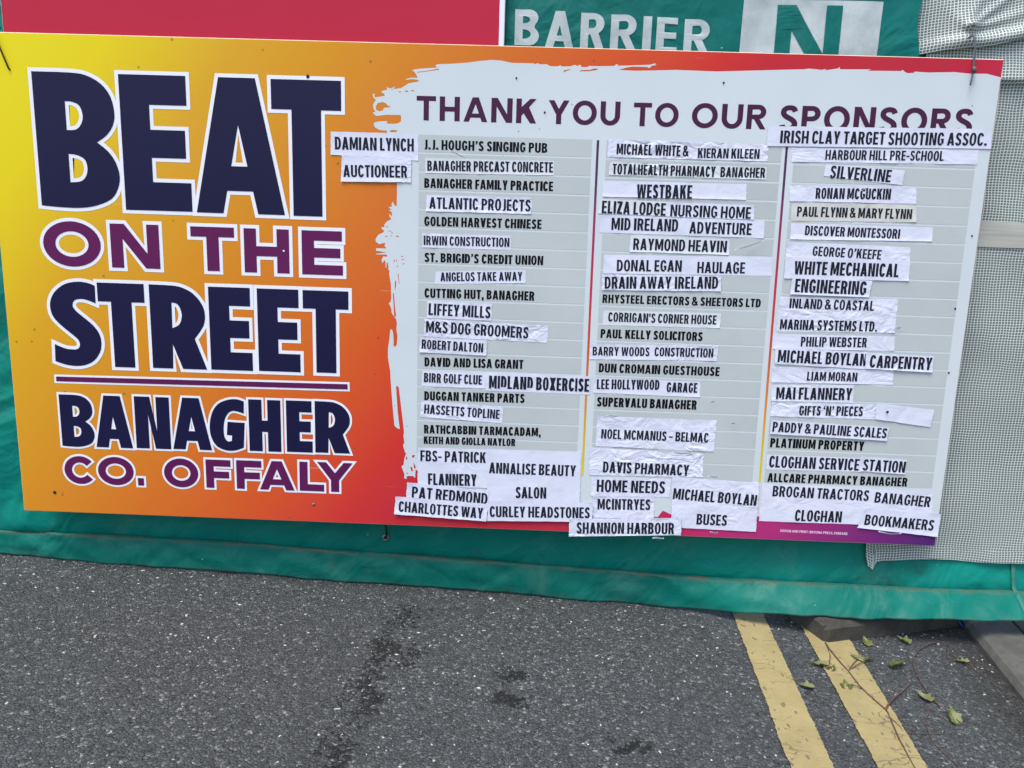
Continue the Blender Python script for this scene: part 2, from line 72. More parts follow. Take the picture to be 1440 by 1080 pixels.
class NT:
    """small wrapper that builds one procedural material"""
    def __init__(s, name):
        s.m = bpy.data.materials.new(name); s.m.use_nodes = True
        s.t = s.m.node_tree; s.t.nodes.clear()
        s.out = s.n('ShaderNodeOutputMaterial')
        s.b = s.n('ShaderNodeBsdfPrincipled')
        s.l(s.b.outputs[0], s.out.inputs['Surface'])
    def n(s, kind, **kw):
        x = s.t.nodes.new(kind)
        for k, v in kw.items(): setattr(x, k, v)
        return x
    def l(s, a, b): s.t.links.new(a, b)
    def obj(s, scale=(1, 1, 1), rot=(0, 0, 0), loc=(0, 0, 0), src='Object'):
        tc = s.n('ShaderNodeTexCoord'); mp = s.n('ShaderNodeMapping')
        mp.inputs['Scale'].default_value = scale; mp.inputs['Rotation'].default_value = rot; mp.inputs['Location'].default_value = loc
        s.l(tc.outputs[src], mp.inputs['Vector']); return mp.outputs[0]
    def noise(s, vec, scale, detail=4, rough=0.55, dist=0.0):
        x = s.n('ShaderNodeTexNoise'); x.inputs['Scale'].default_value = scale; x.inputs['Detail'].default_value = detail
        x.inputs['Roughness'].default_value = rough; x.inputs['Distortion'].default_value = dist
        s.l(vec, x.inputs['Vector']); return x.outputs['Fac']
    def voro(s, vec, scale, feature='F1', out='Distance'):
        x = s.n('ShaderNodeTexVoronoi'); x.feature = feature; x.inputs['Scale'].default_value = scale
        s.l(vec, x.inputs['Vector']); return x.outputs[out]
    def ramp(s, fac, stops, interp='LINEAR'):
        x = s.n('ShaderNodeValToRGB'); cr = x.color_ramp; cr.interpolation = interp
        while len(cr.elements) < len(stops): cr.elements.new(0.5)
        for e, (p, c) in zip(cr.elements, stops):
            e.position = p; e.color = c if isinstance(c, tuple) else (c, c, c, 1)
        s.l(fac, x.inputs[0]); return x.outputs[0]
    def mix(s, fac, a, b, mode='MIX'):
        x = s.n('ShaderNodeMix', data_type='RGBA', blend_type=mode)
        for i, v in ((0, fac), (6, a), (7, b)):
            if hasattr(v, 'is_linked') or isinstance(v, bpy.types.NodeSocket): s.l(v, x.inputs[i])
            else: x.inputs[i].default_value = v
        return x.outputs[2]
    def math(s, op, a, b=0.0, c=None):
        x = s.n('ShaderNodeMath', operation=op)
        for i, v in enumerate((a, b) if c is None else (a, b, c)):
            if isinstance(v, bpy.types.NodeSocket): s.l(v, x.inputs[i])
            else: x.inputs[i].default_value = v
        return x.outputs[0]
    def bump(s, h, strength=0.3, dist=0.002):
        x = s.n('ShaderNodeBump'); x.inputs['Strength'].default_value = strength; x.inputs['Distance'].default_value = dist
        s.l(h, x.inputs['Height']); s.l(x.outputs[0], s.b.inputs['Normal']); return x
    def col(s, v):
        if isinstance(v, bpy.types.NodeSocket): s.l(v, s.b.inputs['Base Color'])
        else: s.b.inputs['Base Color'].default_value = v
    def set(s, rough=None, spec=None, metal=None):
        if rough is not None:
            if isinstance(rough, bpy.types.NodeSocket): s.l(rough, s.b.inputs['Roughness'])
            else: s.b.inputs['Roughness'].default_value = rough
        if spec is not None: s.b.inputs['Specular IOR Level'].default_value = spec
        if metal is not None: s.b.inputs['Metallic'].default_value = metal
        return s

def link(name, verts, faces, mat, parent=None, smooth=False, mats=None, fmat=None, uvs=None):
    me = bpy.data.meshes.new(name)
    me.from_pydata([tuple(v) for v in verts], [], faces)
    for mm in (mats or [mat]): me.materials.append(mm)
    if fmat:
        for p, i in zip(me.polygons, fmat): p.material_index = i
    if smooth:
        for p in me.polygons: p.use_smooth = True
    if uvs:
        ul = me.uv_layers.new(name='UVMap')
        for lp in me.loops: ul.data[lp.index].uv = uvs[lp.vertex_index]
    me.update()
    o = bpy.data.objects.new(name, me)
    COL.objects.link(o)
    if parent: o.parent = parent
    return o

def empty(name, loc=(0, 0, 0)):
    o = bpy.data.objects.new(name, None); COL.objects.link(o); o.location = loc; o.empty_display_size = 0.05
    return o

def tag(o, label=None, cat=None, group=None, kind=None):
    for k, v in (('label', label), ('category', cat), ('group', group), ('kind', kind)):
        if v: o[k] = v
    return o

class MB:
    def __init__(s): s.v = []; s.f = []
    def add(s, vs, fs):
        n = len(s.v); s.v += [Vector(v) for v in vs]; s.f += [tuple(i + n for i in f) for f in fs]
    def box(s, lo, hi):
        x0, y0, z0 = lo; x1, y1, z1 = hi
        s.add([(x0,y0,z0),(x1,y0,z0),(x1,y1,z0),(x0,y1,z0),(x0,y0,z1),(x1,y0,z1),(x1,y1,z1),(x0,y1,z1)],
              [(0,3,2,1),(4,5,6,7),(0,1,5,4),(1,2,6,5),(2,3,7,6),(3,0,4,7)])
    def tube(s, pts, r, n=8, caps=True, rs=None):
        pts = [Vector(p) for p in pts]; k = len(s.v); m = len(pts)
        up = Vector((0.13, 0.21, 0.97))
        for i, p in enumerate(pts):
            t = (pts[min(i+1, m-1)] - pts[max(i-1, 0)]).normalized()
            a = t.cross(up).normalized() if abs(t.dot(up)) < 0.98 else t.cross(Vector((1,0,0))).normalized()
            b = t.cross(a)
            rr = rs[i] if rs else r
            s.v += [p + (a*math.cos(2*math.pi*j/n) + b*math.sin(2*math.pi*j/n)) * rr for j in range(n)]
        for i in range(m-1):
            for j in range(n):
                s.f.append((k+i*n+j, k+i*n+(j+1) % n, k+(i+1)*n+(j+1) % n, k+(i+1)*n+j))
        if caps:
            s.f.append(tuple(k+j for j in range(n))[::-1]); s.f.append(tuple(k+(m-1)*n+j for j in range(n)))
    def build(s, name, mat, parent=None, smooth=False): return link(name, s.v, s.f, mat, parent, smooth)

def smooth_path(pts, k=5):
    """Catmull-Rom through points"""
    P = [Vector(p) for p in pts]; P = [2*P[0]-P[1]] + P + [2*P[-1]-P[-2]]; out = []
    for i in range(1, len(P)-2):
        for j in range(k):
            t = j / k; a, b, c, d = P[i-1:i+3]
            out.append(0.5*((2*b) + (c-a)*t + (2*a-5*b+4*c-d)*t*t + (3*b-a-3*c+d)*t**3))
    out.append(P[-2]); return out

# ---------------------------------------------------------------- lettering: every glyph is outlines on a box w x 1
def arc(cx, cy, rx, ry, a0, a1, n=12, p=2.0):
    o = []
    for i in range(n + 1):
        a = math.radians(a0 + (a1 - a0) * i / n); c, s_ = math.cos(a), math.sin(a)
        o.append((cx + rx * math.copysign(abs(c) ** (2/p), c), cy + ry * math.copysign(abs(s_) ** (2/p), s_)))
    return o
def bez(a, b, c, d, n=10):
    return [tuple((1-t)**3*a[k] + 3*(1-t)**2*t*b[k] + 3*(1-t)*t*t*c[k] + t**3*d[k] for k in (0, 1)) for t in [i/n for i in range(n+1)]]
def dedupe(p):
    o = []
    for q in p:
        if not o or abs(q[0]-o[-1][0]) + abs(q[1]-o[-1][1]) > 1e-5: o.append(q)
    if len(o) > 2 and abs(o[0][0]-o[-1][0]) + abs(o[0][1]-o[-1][1]) < 1e-5: o.pop()
    return o
def stroke(path, sv, sh):
    """outline of an open stroke drawn with an elliptical pen"""
    p = [path[0]]
    for q in path[1:]:
        if abs(q[0]-p[-1][0]) + abs(q[1]-p[-1][1]) > 1e-4: p.append(q)
    L, R = [], []
    for i, q in enumerate(p):
        a = p[max(i-1, 0)]; b = p[min(i+1, len(p)-1)]
        tx, ty = b[0]-a[0], b[1]-a[1]; l = math.hypot(tx, ty); nx, ny = -ty/l, tx/l
        L.append((q[0]+nx*sv/2, q[1]+ny*sh/2)); R.append((q[0]-nx*sv/2, q[1]-ny*sh/2))
    return unloop(L) + unloop(R)[::-1]
def unloop(p, span=26, closed=False):
    """cut the small loops an offset leaves on the inside of a tight bend"""
    def hit(a, b, c, d):
        den = (b[0]-a[0])*(d[1]-c[1])-(b[1]-a[1])*(d[0]-c[0])
        if abs(den) < 1e-14: return None
        t = ((c[0]-a[0])*(d[1]-c[1])-(c[1]-a[1])*(d[0]-c[0]))/den; u = ((c[0]-a[0])*(b[1]-a[1])-(c[1]-a[1])*(b[0]-a[0]))/den
        return (a[0]+(b[0]-a[0])*t, a[1]+(b[1]-a[1])*t) if 0 < t < 1 and 0 < u < 1 else None
    p = list(p); i = 0
    while i < len(p)-3:
        for j in range(min(i+span, len(p)-2), i+1, -1):
            x = hit(p[i], p[i+1], p[j], p[j+1])
            if x: p[i+1:j+1] = [x]; break
        i += 1
    return p
def rect(x0, y0, x1, y1): return [(x0, y0), (x1, y0), (x1, y1), (x0, y1)]

def shape(w, pts, lean, y0, x0, x1, yb, yt):
    return [(((x - lean*(y-y0)) - x0)/(x1-x0)*w, (yb-y)/(yb-yt)) for x, y in pts]
def rounded(p, keep, k=3):
    """Catmull-Rom through the outline, corners listed in keep stay sharp"""
    n = len(p); o = []
    for i in range(n):
        a, b, c, d = p[i-1], p[i], p[(i+1) % n], p[(i+2) % n]
        if i in keep: a = b
        if (i+1) % n in keep: d = c
        if i in keep and (i+1) % n in keep: o.append(b); continue
        for j in range(k):
            t = j/k
            o.append(tuple(.5*(2*b[q]+(c[q]-a[q])*t+(2*a[q]-5*b[q]+4*c[q]-d[q])*t*t+(3*b[q]-a[q]-3*c[q]+d[q])*t**3) for q in (0, 1)))
    return o
def heavy(c, w):
    """outlines of the fat title letters"""
    if c == 'S':
        P = shape(w, [(520,515),(480,500),(425,495),(360,510),(310,550),(285,600),(283,650),(300,700),(340,745),(400,795),(438,828),(450,860),(438,884),(405,888),(365,882),(312,860),(318,960),(360,975),(420,985),(480,978),(530,950),(560,900),(567,850),(555,795),(520,745),(470,702),(424,664),(404,634),(410,606),(436,594),(474,596),(528,616)], .095, 495, 271, 533, 985, 495)
        return [(rounded(P, (0, 15, 16, 31)), [])]
    if c == 'G':
        P = shape(w, [(1358,82),(1320,70),(1270,75),(1220,100),(1190,150),(1180,220),(1190,290),(1225,348),(1280,372),(1330,370),(1374,352),(1370,206),(1276,203),(1277,280),(1306,282),(1306,314),(1284,318),(1264,290),(1257,235),(1262,185),(1280,150),(1310,138),(1362,152)], .09, 70, 1167, 1349, 372, 70)
        return [(rounded(P, (0, 10, 11, 12, 13, 14, 15, 22)), [])]
    if c == 'B':
        f = lambda q: shape(w, q, .1016, 402, 178, 617, 1168, 402)
        P = f([(178,402),(255,1160),(350,1167),(470,1168),(560,1150),(636,1110),(668,1050),(675,980),(650,900),(604,836),(543,788),(592,748),(625,690),(630,620),(605,530),(550,460),(470,416),(380,403)])
        h1 = f([(362,562),(400,564),(440,585),(461,640),(453,690),(425,720),(378,723)]); h2 = f([(392,858),(440,864),(483,890),(498,945),(488,990),(460,1015),(408,1021)])
        return [(rounded(P, (0, 1, 10)), [rounded(h1, (0, 6)), rounded(h2, (0, 6))])]
    f = lambda q: shape(w, q, .07, 515, 835, 1133, 990, 515)
    P = f([(835,515),(868,990),(980,990),(975,850),(1035,990),(1169,990),(1095,815),(1140,740),(1147,680),(1130,620),(1080,560),(1020,528),(960,517)])
    return [(rounded(P, (0, 1, 2, 3, 4, 5, 6)), [rounded(f([(962,612),(998,624),(1020,680),(1008,735),(970,757)]), (0, 4))])]
def glyph(c, w, sv, sh, p):
    """list of (outer, [holes])"""
    h = sv * 1.04
    if c in 'I|': return [(rect(0, 0, w, 1), [])]
    if c == 'L': return [([(0,0),(w,0),(w,sh),(sv,sh),(sv,1),(0,1)], [])]
    if c == 'T': return [([(w/2-sv/2,0),(w/2+sv/2,0),(w/2+sv/2,1-sh),(w,1-sh),(w,1),(0,1),(0,1-sh),(w/2-sv/2,1-sh)], [])]
    if c == 'H': return [([(0,0),(sv,0),(sv,.49-sh/2),(w-sv,.49-sh/2),(w-sv,0),(w,0),(w,1),(w-sv,1),(w-sv,.49+sh/2),(sv,.49+sh/2),(sv,1),(0,1)], [])]
    if c == 'E': return [([(0,0),(w,0),(w,sh),(sv,sh),(sv,.5-sh*.48),(w*.94,.5-sh*.48),(w*.94,.5+sh*.48),(sv,.5+sh*.48),(sv,1-sh),(w*.98,1-sh),(w*.98,1),(0,1)], [])]
    if c == 'F': return [([(0,0),(sv,0),(sv,.47-sh*.5),(w*.93,.47-sh*.5),(w*.93,.47+sh*.5),(sv,.47+sh*.5),(sv,1-sh),(w,1-sh),(w,1),(0,1)], [])]
    if c == 'N': 
        d = min(h*1.12, w*.46)
        return [([(0,0),(sv,0),(sv,.66),(w-d,0),(w,0),(w,1),(w-sv,1),(w-sv,.34),(d,1),(0,1)], [])]
    if c == 'M':
        q = sv*.42; d = sv*1.12
        return [([(0,0),(sv*.94,0),(sv*.94,.62),(w/2-q,.1),(w/2+q,.1),(w-sv*.94,.62),(w-sv*.94,0),(w,0),(w,1),(w-d,1),(w/2,.44),(d,1),(0,1)], [])]
    if c == 'A':
        hv = sv > .24 or (sv > .215 and p > 2.2 and w > .55); ap = sv*(.62 if hv else .58); h = sv*.93 if hv and p > 2.2 else h; m = w/2-ap; y1 = .17; y2 = y1+sh*.86; xi = lambda y: h+m*y; ya = (w/2-h)/m
        holes = [[(xi(y2),y2),(w/2,ya),(w-xi(y2),y2)]] if ya > y2+.03 else []
        return [([(0,0),(h,0),(xi(y1),y1),(w-xi(y1),y1),(w-h,0),(w,0),(w/2+ap,1),(w/2-ap,1)], holes)]
    if c == 'V':
        ap = sv*.56; m = w/2-ap; yv = 1-(w/2-h)/m
        return [([(w/2-ap,0),(w/2+ap,0),(w,1),(w-h,1),(w/2,yv),(h,1),(0,1)], [])]
    if c == 'W':
        ap = sv*.55; x1, x2 = w*.275, w*.725; hh = h*.97; m = x1-ap; yv = 1-(x1-hh)/m; mm = w/2-x1-ap; yb = 1-(w/2-x1-ap*1.0)/max(mm,.01)*.72
        return [([(x1-ap,0),(x1+ap,0),(w/2,.60),(x2-ap,0),(x2+ap,0),(w,1),(w-hh,1),(x2+.01,.36),(w/2+ap*.8,1),(w/2-ap*.8,1),(x1-.01,.36),(hh,1),(0,1)], [])]
    if c == 'Y':
        yj = .40
        return [([(w/2-sv/2,0),(w/2+sv/2,0),(w/2+sv/2,yj),(w,1),(w-h*1.05,1),(w/2,yj+.24),(h*1.05,1),(0,1),(w/2-sv/2,yj)], [])]
    if c == 'X':
        return [([(0,0),(h*1.05,0),(w,1),(w-h*1.05,1)], []), ([(w-h*1.05,0),(w,0),(h*1.05,1),(0,1)], [])]
    if c == 'Z':
        return [([(0,0),(w,0),(w,sh),(h*1.25,sh),(w,1-sh*.9),(w,1),(0,1),(0,1-sh),(w-h*1.25,1-sh),(0,sh*.9)], [])]
    if c == 'K':
        b = sv*.98; th = .30 if sv < .2 else .36
        return [(rect(0,0,sv,1), []), ([(b,.30),(w*.985,1),(w*.985-h*1.12,1),(b,.30+th)], []), ([(w-h*1.1,0),(w,0),(sv+.34*(w-sv)+h*.42,.66),(sv+.10*(w-sv),.44)], [])]
    if c == 'O': return [(dedupe(arc(w/2,.5,w/2,.515,0,360,40,p)), [dedupe(arc(w/2,.5,w/2-sv,.515-sh,360,0,40,p))])]
    if c == 'D':
        r = min(w*.62, .56) if p > 2.2 else w*.68
        return [(dedupe([(0,0)]+arc(w-r,.5,r,.5,-90,90,20,p)+[(0,1)]), [dedupe([(sv,sh),(sv,1-sh)]+arc(w-r,.5,r-sv,.5-sh,90,-90,20,p))])]
    if c in 'PR':
        yb = .40 if c == 'P' else .41; r = min((1-yb)/2*1.05, w*.6) if p > 2.2 else (1-yb)/2*1.15
        ww = w if c == 'P' else w*.97
        yc = (1+yb)/2; ry = (1-yb)/2
        o = dedupe([(0,0),(sv,0),(sv,yb)]+arc(ww-r,yc,r,ry,-90,90,16,p)+[(0,1)])
        ho = [dedupe([(sv,yb+sh*.92),(sv,1-sh)]+arc(ww-r,yc,max(r-sv,.02),ry-sh*.96,90,-90,14,p))]
        if ww-r < sv: ho = [dedupe([q for q in ho[0] if q[0] >= sv-1e-6])]
        res = [(o, ho)]
        if c == 'R':
            xl = sv+.06*(w-sv)
            res.append(([(w-h*1.02,0),(w,0),(min(xl+h*1.05, ww*.86),yb+.06),(xl,yb+.06)], []))
        return res
    if c == 'B':
        ym = .53; wu = w*.955; rl = min(.27*1.05, w*.55) if p > 2.2 else .31; ru = rl*.93
        if w > .52 and p != 2.05: rl = w*.60; ru = w*.58; p = 2.12
        xw = w*.81
        lo = [q for q in arc(w-rl, ym/2, rl, ym/2, -90, 90, 20, p) if not (q[1] > ym*.6 and q[0] < xw)]
        up = [q for q in arc(wu-ru, (1+ym)/2, ru, (1-ym)/2, -90, 90, 20, p) if not (q[1] < ym+(1-ym)*.4 and q[0] < xw)]
        def dh(x1, y0, y1, r):
            r = max(min(r, x1-sv), .02)
            return dedupe([(sv,y0),(sv,y1)]+arc(x1-r,(y0+y1)/2,r,(y1-y0)/2,90,-90,12,p))
        return [(dedupe([(0,0)]+lo+[(xw,ym)]+up+[(0,1)]), [dh(w-sv*1.02, sh, ym-sh*.45, rl-sv*.3), dh(wu-sv*1.02, ym+sh*.45, 1-sh, ru-sv*.3)])]
    if c == 'U':
        r = w/2-sv/2; ry = min(r*1.05, .4) if p > 2.2 else r
        return [(stroke([(sv/2,1)]+arc(w/2,sh/2-.012+ry,r,ry,180,360,20,p)+[(w-sv/2,1)], sv, sh), [])]
    if c == 'J':
        r = (w-sv)/2
        return [(stroke([(w-sv/2,1)]+arc(w/2,sh/2-.01+r*1.1,r,r*1.1,360,215,12,p), sv, sh), [])]
    if c == 'C':
        a = 38 if p < 2.2 else 30
        return [(stroke(arc(w/2+ (0.02 if p > 2.2 else .03)*w,.5,w/2+.02*w-sv/2,.515-sh/2,a,360-a,32,p), sv, sh), [])]
    if c == 'G':
        a = 40 if p < 2.2 else 28
        cy, ry = .5, .515-sh/2; cx = w/2+.01*w; rx = w/2+.01*w-sv/2
        path = arc(cx, cy, rx, ry, a, 318 if p < 2.2 else 300, 30, p)
        return [(stroke(path, sv, sh), []), (rect(w-sv, .13, w, .52), []), (rect(w*.54, .52-sh*.95, w-sv*.5, .52), [])]
    if c == 'S':
        xl, xr, yt, yb = sv/2, w-sv/2, 1.012-sh/2, -.012+sh/2; xc = w/2; e = .03*w
        yu, yl = .735, .265
        k = .55
        path = [(xr-e*.4, yu+(yt-yu)*.18)] + bez((xr-e, yu+(yt-yu)*.40), (xr-e*3, yt*.98), (xc+.2*w, yt), (xc, yt), 7)[1:] 
        path += bez((xc,yt),(xc-k*(xc-xl),yt),(xl+e,yu+k*(yt-yu)),(xl+e,yu),8)[1:]
        path += bez((xl+e,yu),(xl+e,.50),(xr,.52),(xr,yl),14)[1:]
        path += bez((xr,yl),(xr,yl-k*(yl-yb)),(xc+k*(xr-xc),yb),(xc,yb),8)[1:]
        path += bez((xc,yb),(xc-.2*w,yb),(xl+e*3,yb*1.02),(xl+e*.4,yl-(yl-yb)*.40),7)[1:]
        path += [(xl, yl-(yl-yb)*.16)]
        return [(stroke(path, sv, sh), [])]
    if c == '&':
        s2, t2 = sv*.88, sh*.92
        a = bez((w*.97,.03),(w*.6,.40),(w*.18,.66),(w*.16,.79),9) + bez((w*.16,.79),(w*.16,.99),(w*.62,1.0),(w*.62,.78),9)[1:] 
        b = bez((w*.62,.78),(w*.62,.62),(w*.1,.52),(w*.1,.26),9) + bez((w*.1,.26),(w*.1,-.03),(w*.78,-.06),(w*.86,.50),12)[1:]
        return [(stroke(a, s2, t2), []), (stroke(b, s2, t2), [])]
    if c == '.': return [(rect(0, 0, w, sv if sv > .2 and p < 2.2 else sv*.95), [])]
    if c == ',': return [([(0,0),(w*.25,-.16),(w*.85,-.16),(w,.02),(w,sv*.95),(0,sv*.95)], [])]
    if c in "'": return [([(w*.12,.64),(w*.88,.64),(w,1),(0,1)], [])]
    if c == '’': return [([(0,.66),(w*.55,.66),(w,.84),(w,1),(w*.1,1),(w*.1,.84),(w*.4,.82)], [])]
    if c == '‘': return [([(w*.0,.66),(w*.9,.66),(w*.9,.82),(w*.6,.84),(w,1),(w*.45,1),(0,.82)], [])]
    if c in '-–': return [(rect(0, .36, w, .36+sh*.9), [])]
    if c == ':': return [(rect(0,0,w,w), []), (rect(0,.5,w,.5+w), [])]
    raise ValueError('no glyph for ' + c)

WID = {  # widths in cap heights: condensed sign face / wide heading face
 'cond': dict(A=.52,B=.47,C=.45,D=.47,E=.38,F=.37,G=.47,H=.50,I=.19,J=.30,K=.49,L=.37,M=.64,N=.51,O=.49,P=.45,R=.47,S=.43,T=.41,U=.48,V=.50,W=.72,X=.49,Y=.48,Z=.41),
 'geo': dict(A=.95,B=.74,C=.84,D=.84,E=.66,F=.62,G=.88,H=.80,I=.21,J=.5,K=.80,L=.6,M=.98,N=.84,O=1.0,P=.72,R=.76,S=.70,T=.77,U=.82,V=.9,W=1.3,X=.82,Y=.86,Z=.74)}
for d_, q_ in (('cond', .19), ('geo', .2)):
    WID[d_].update({'.': q_, ',': q_, "'": q_*.85, '’': q_*1.05, '‘': q_*1.05, '-': q_*1.5, '–': q_*1.9, '&': .52 if d_ == 'cond' else .8, ':': q_})

def offset_poly(p, d):
    """push an outline outwards (outlines run counter-clockwise, holes clockwise)"""
    n = len(p); o = []
    for i in range(n):
        a, b, c = p[i-1], p[i], p[(i+1) % n]
        u = Vector((b[0]-a[0], b[1]-a[1])); v = Vector((c[0]-b[0], c[1]-b[1]))
        if u.length < 1e-9 or v.length < 1e-9: o.append(b); continue
        u.normalize(); v.normalize()
        n1 = Vector((u.y, -u.x)); n2 = Vector((v.y, -v.x)); m = n1+n2
        if m.length < .35: m = n1; s = 1
        else:
            m.normalize(); s = 1/max(m.dot(n1), .42)
        o.append((b[0]+m.x*d*s, b[1]+m.y*d*s))
    return unloop(o)

def area(p): return sum(p[i-1][0]*p[i][1]-p[i][0]*p[i-1][1] for i in range(len(p)))/2

def piece_mesh(mb, outer, holes, place, dens=None):
    """triangulate one glyph piece; place maps (x,z) in metres on the board to a 3D point"""
    loops = [outer] + [hh for hh in holes if len(hh) > 2]
    if dens:
        nl = []
        for lp in loops:
            q = []
            for i in range(len(lp)):
                a, b = lp[i], lp[(i+1) % len(lp)]; q.append(a)
                k = int(math.hypot(b[0]-a[0], b[1]-a[1]) / dens)
                q += [(a[0]+(b[0]-a[0])*j/(k+1), a[1]+(b[1]-a[1])*j/(k+1)) for j in range(1, k+1)]
            nl.append(q)
        loops = nl
    flat = [q for lp in loops for q in lp]
    tris = tessellate_polygon([[Vector((q[0], q[1], 0)) for q in lp] for lp in loops])
    fs = []
    for t in tris:
        a, b, c = (flat[i] for i in t)
        cr = (b[0]-a[0])*(c[1]-a[1])-(b[1]-a[1])*(c[0]-a[0])
        if abs(cr) < 1e-12: continue
        fs.append(t if cr > 0 else (t[0], t[2], t[1]))
    mb.add([place(*q) for q in flat], fs)

def layout(text, kind, gap, space):
    x = 0; o = []
    for ch in text:
        if ch == ' ': x += space - gap; continue
        w = WID[kind][ch]
        if ch in 'LA' : pass
        o.append((ch, x, w)); x += w + gap
    return o, x - gap

def set_line(mb, item, kind, sv, sh, p, place, dens=None, k0=0):
    """one line of lettering: item = text, x, z, width, cap, angle (mm / rad)"""
    text, x, z, width, cap, ang = item
    gap, space = (.075, .26) if kind == 'cond' else (.15, .42)
    gl, tot = layout(text, kind, gap, space)
    sx = width / tot; ca, sa = math.cos(ang), math.sin(ang); k = k0
    svx = sv * cap / sx if sx > 0 else sv       # keeps stems even when the line is squeezed
    for ch, gx, gw in gl:
        for outer, holes in glyph(ch, gw*sx/cap, sv if gw > .25 or ch != 'I' else sv, sh, p) if ch != 'I' else [(rect(0,0,gw*sx/cap*(sv/.19 if kind == 'cond' else 1),1), [])]:
            f = lambda q: ((x + (gx*sx + q[0]*cap)*ca - q[1]*cap*sa)/1000, (z + (gx*sx + q[0]*cap)*sa + q[1]*cap*ca)/1000)
            kk = (k % 6)*0.00002; k += 1
            piece_mesh(mb, [f(q) for q in outer], [[f(q) for q in hh] for hh in holes], lambda a, b: place(a, b, kk), dens)

# ---------------------------------------------------------------- materials
def noisy(name, c, rough=.5, var=.12, scale=8.0, bump=0.0, bscale=60.0, spec=.4, bdist=.001):
    m = NT(name); v = m.obj()
    n = m.noise(v, scale, 5)
    dk = tuple(x*(1-var) for x in c[:3])+(1,); lt = tuple(min(1, x*(1+var)) for x in c[:3])+(1,)
    m.col(m.ramp(n, [(.3, dk), (.7, lt)]))
    m.set(rough, spec)
    if bump: m.bump(m.noise(v, bscale, 4), bump, bdist)
    return m.m

K = 1.0
M_navy = noisy('navy_print', srgb(20,20,58), .42, .08, 3, spec=.22)
M_plum = noisy('plum_print', srgb(90,24,78), .42, .08, 3, spec=.22)
M_headplum = noisy('heading_print', srgb(68,28,62), .45, .08, 4, spec=.2)
M_ink = noisy('black_print', srgb(7,7,14), .55, .15, 5, spec=.15)
M_toner = noisy('toner_print', srgb(28,32,46), .7, .2, 18, spec=.15)
M_outline = noisy('white_print', srgb(228,232,240), .4, .02, 4)
M_impr = noisy('pale_print', srgb(225,190,215), .4, .05, 4)

def board_print():
    """yellow to orange to crimson to purple print running diagonally over the board"""
    m = NT('gradient_print'); tc = m.n('ShaderNodeTexCoord'); sp = m.n('ShaderNodeSeparateXYZ')
    m.l(tc.outputs['Object'], sp.inputs[0])
    # distance along the diagonal: x + 0.7*(top - z), local object coordinates in metres
    d = m.math('ADD', sp.outputs['X'], m.math('MULTIPLY', m.math('SUBTRACT', 1.434, sp.outputs['Z']), .78))
    f = m.math('DIVIDE', d, 3.4)
    st = [(.12,(226,210,0)),(.30,(224,204,0)),(.63,(212,160,22)),(.95,(208,136,20)),(1.26,(206,108,26)),(1.56,(206,78,28)),(1.78,(200,44,36)),(1.92,(188,32,46)),(2.27,(182,28,52)),(2.50,(184,28,62)),(2.76,(184,32,100)),(2.93,(166,36,112)),(3.157,(118,32,112)),(3.36,(74,24,104))]
    c = m.ramp(f, [(a/3.4, srgb(*q)) for a, q in st])
    v = m.obj()
    spk = m.math('LESS_THAN', m.voro(v, 30), .105)
    clump = m.math('GREATER_THAN', m.noise(v, 5.0, 2), .56)
    c = m.mix(m.math('MULTIPLY', m.math('MULTIPLY', spk, clump), .55), c, (.10, .06, .03, 1))
    scr = m.ramp(m.noise(m.obj(scale=(3, 1, 70), rot=(0, .35, 0)), 2.2, 2, .5, .3), [(.735, 0.0), (.75, 1.0)])
    c = m.mix(m.math('MULTIPLY', scr, .16), c, (.75, .72, .66, 1))
    hz = m.noise(v, 2.2, 3)
    c = m.mix(m.math('MULTIPLY', hz, .06), c, (.42, .40, .38, 1))
    m.col(c); m.set(m.ramp(m.noise(v, 6, 4), [(.3, .32), (.75, .50)]), .16)
    m.bump(m.noise(v, 7, 2), .06, .004)
    return m.m
M_grad = board_print()

def field_print():
    m = NT('white_field_print'); v = m.obj()
    spk = m.math('LESS_THAN', m.voro(v, 26), .05)
    clump = m.math('GREATER_THAN', m.noise(v, 4.1, 2), .57)
    base = m.ramp(m.noise(v, 3, 4), [(.3, srgb(195,206,211)), (.7, srgb(203,213,218))])
    c = m.mix(m.math('MULTIPLY', m.math('MULTIPLY', spk, clump), .6), base, srgb(70,75,78))
    m.col(c); m.set(m.ramp(m.noise(v, 7, 4), [(.3, .32), (.75, .5)]), .4); m.bump(m.noise(v, 7, 2), .06, .004)
    return m.m
M_field = field_print()

def cell_print():
    m = NT('grey_cell_print'); v = m.obj()
    base = m.ramp(m.noise(v, 4, 5), [(.25, srgb(174,183,185)), (.75, srgb(186,195,196))])
    gr = m.noise(v, 14, 6, .7)
    c = m.mix(m.math('MULTIPLY', m.ramp(gr, [(.58, 0.0), (.72, 1.0)]), .18), base, srgb(150,155,146))
    m.col(c); m.set(.42, .4); m.bump(m.noise(v, 30, 3), .08, .0015)
    return m.m
M_cell = cell_print()

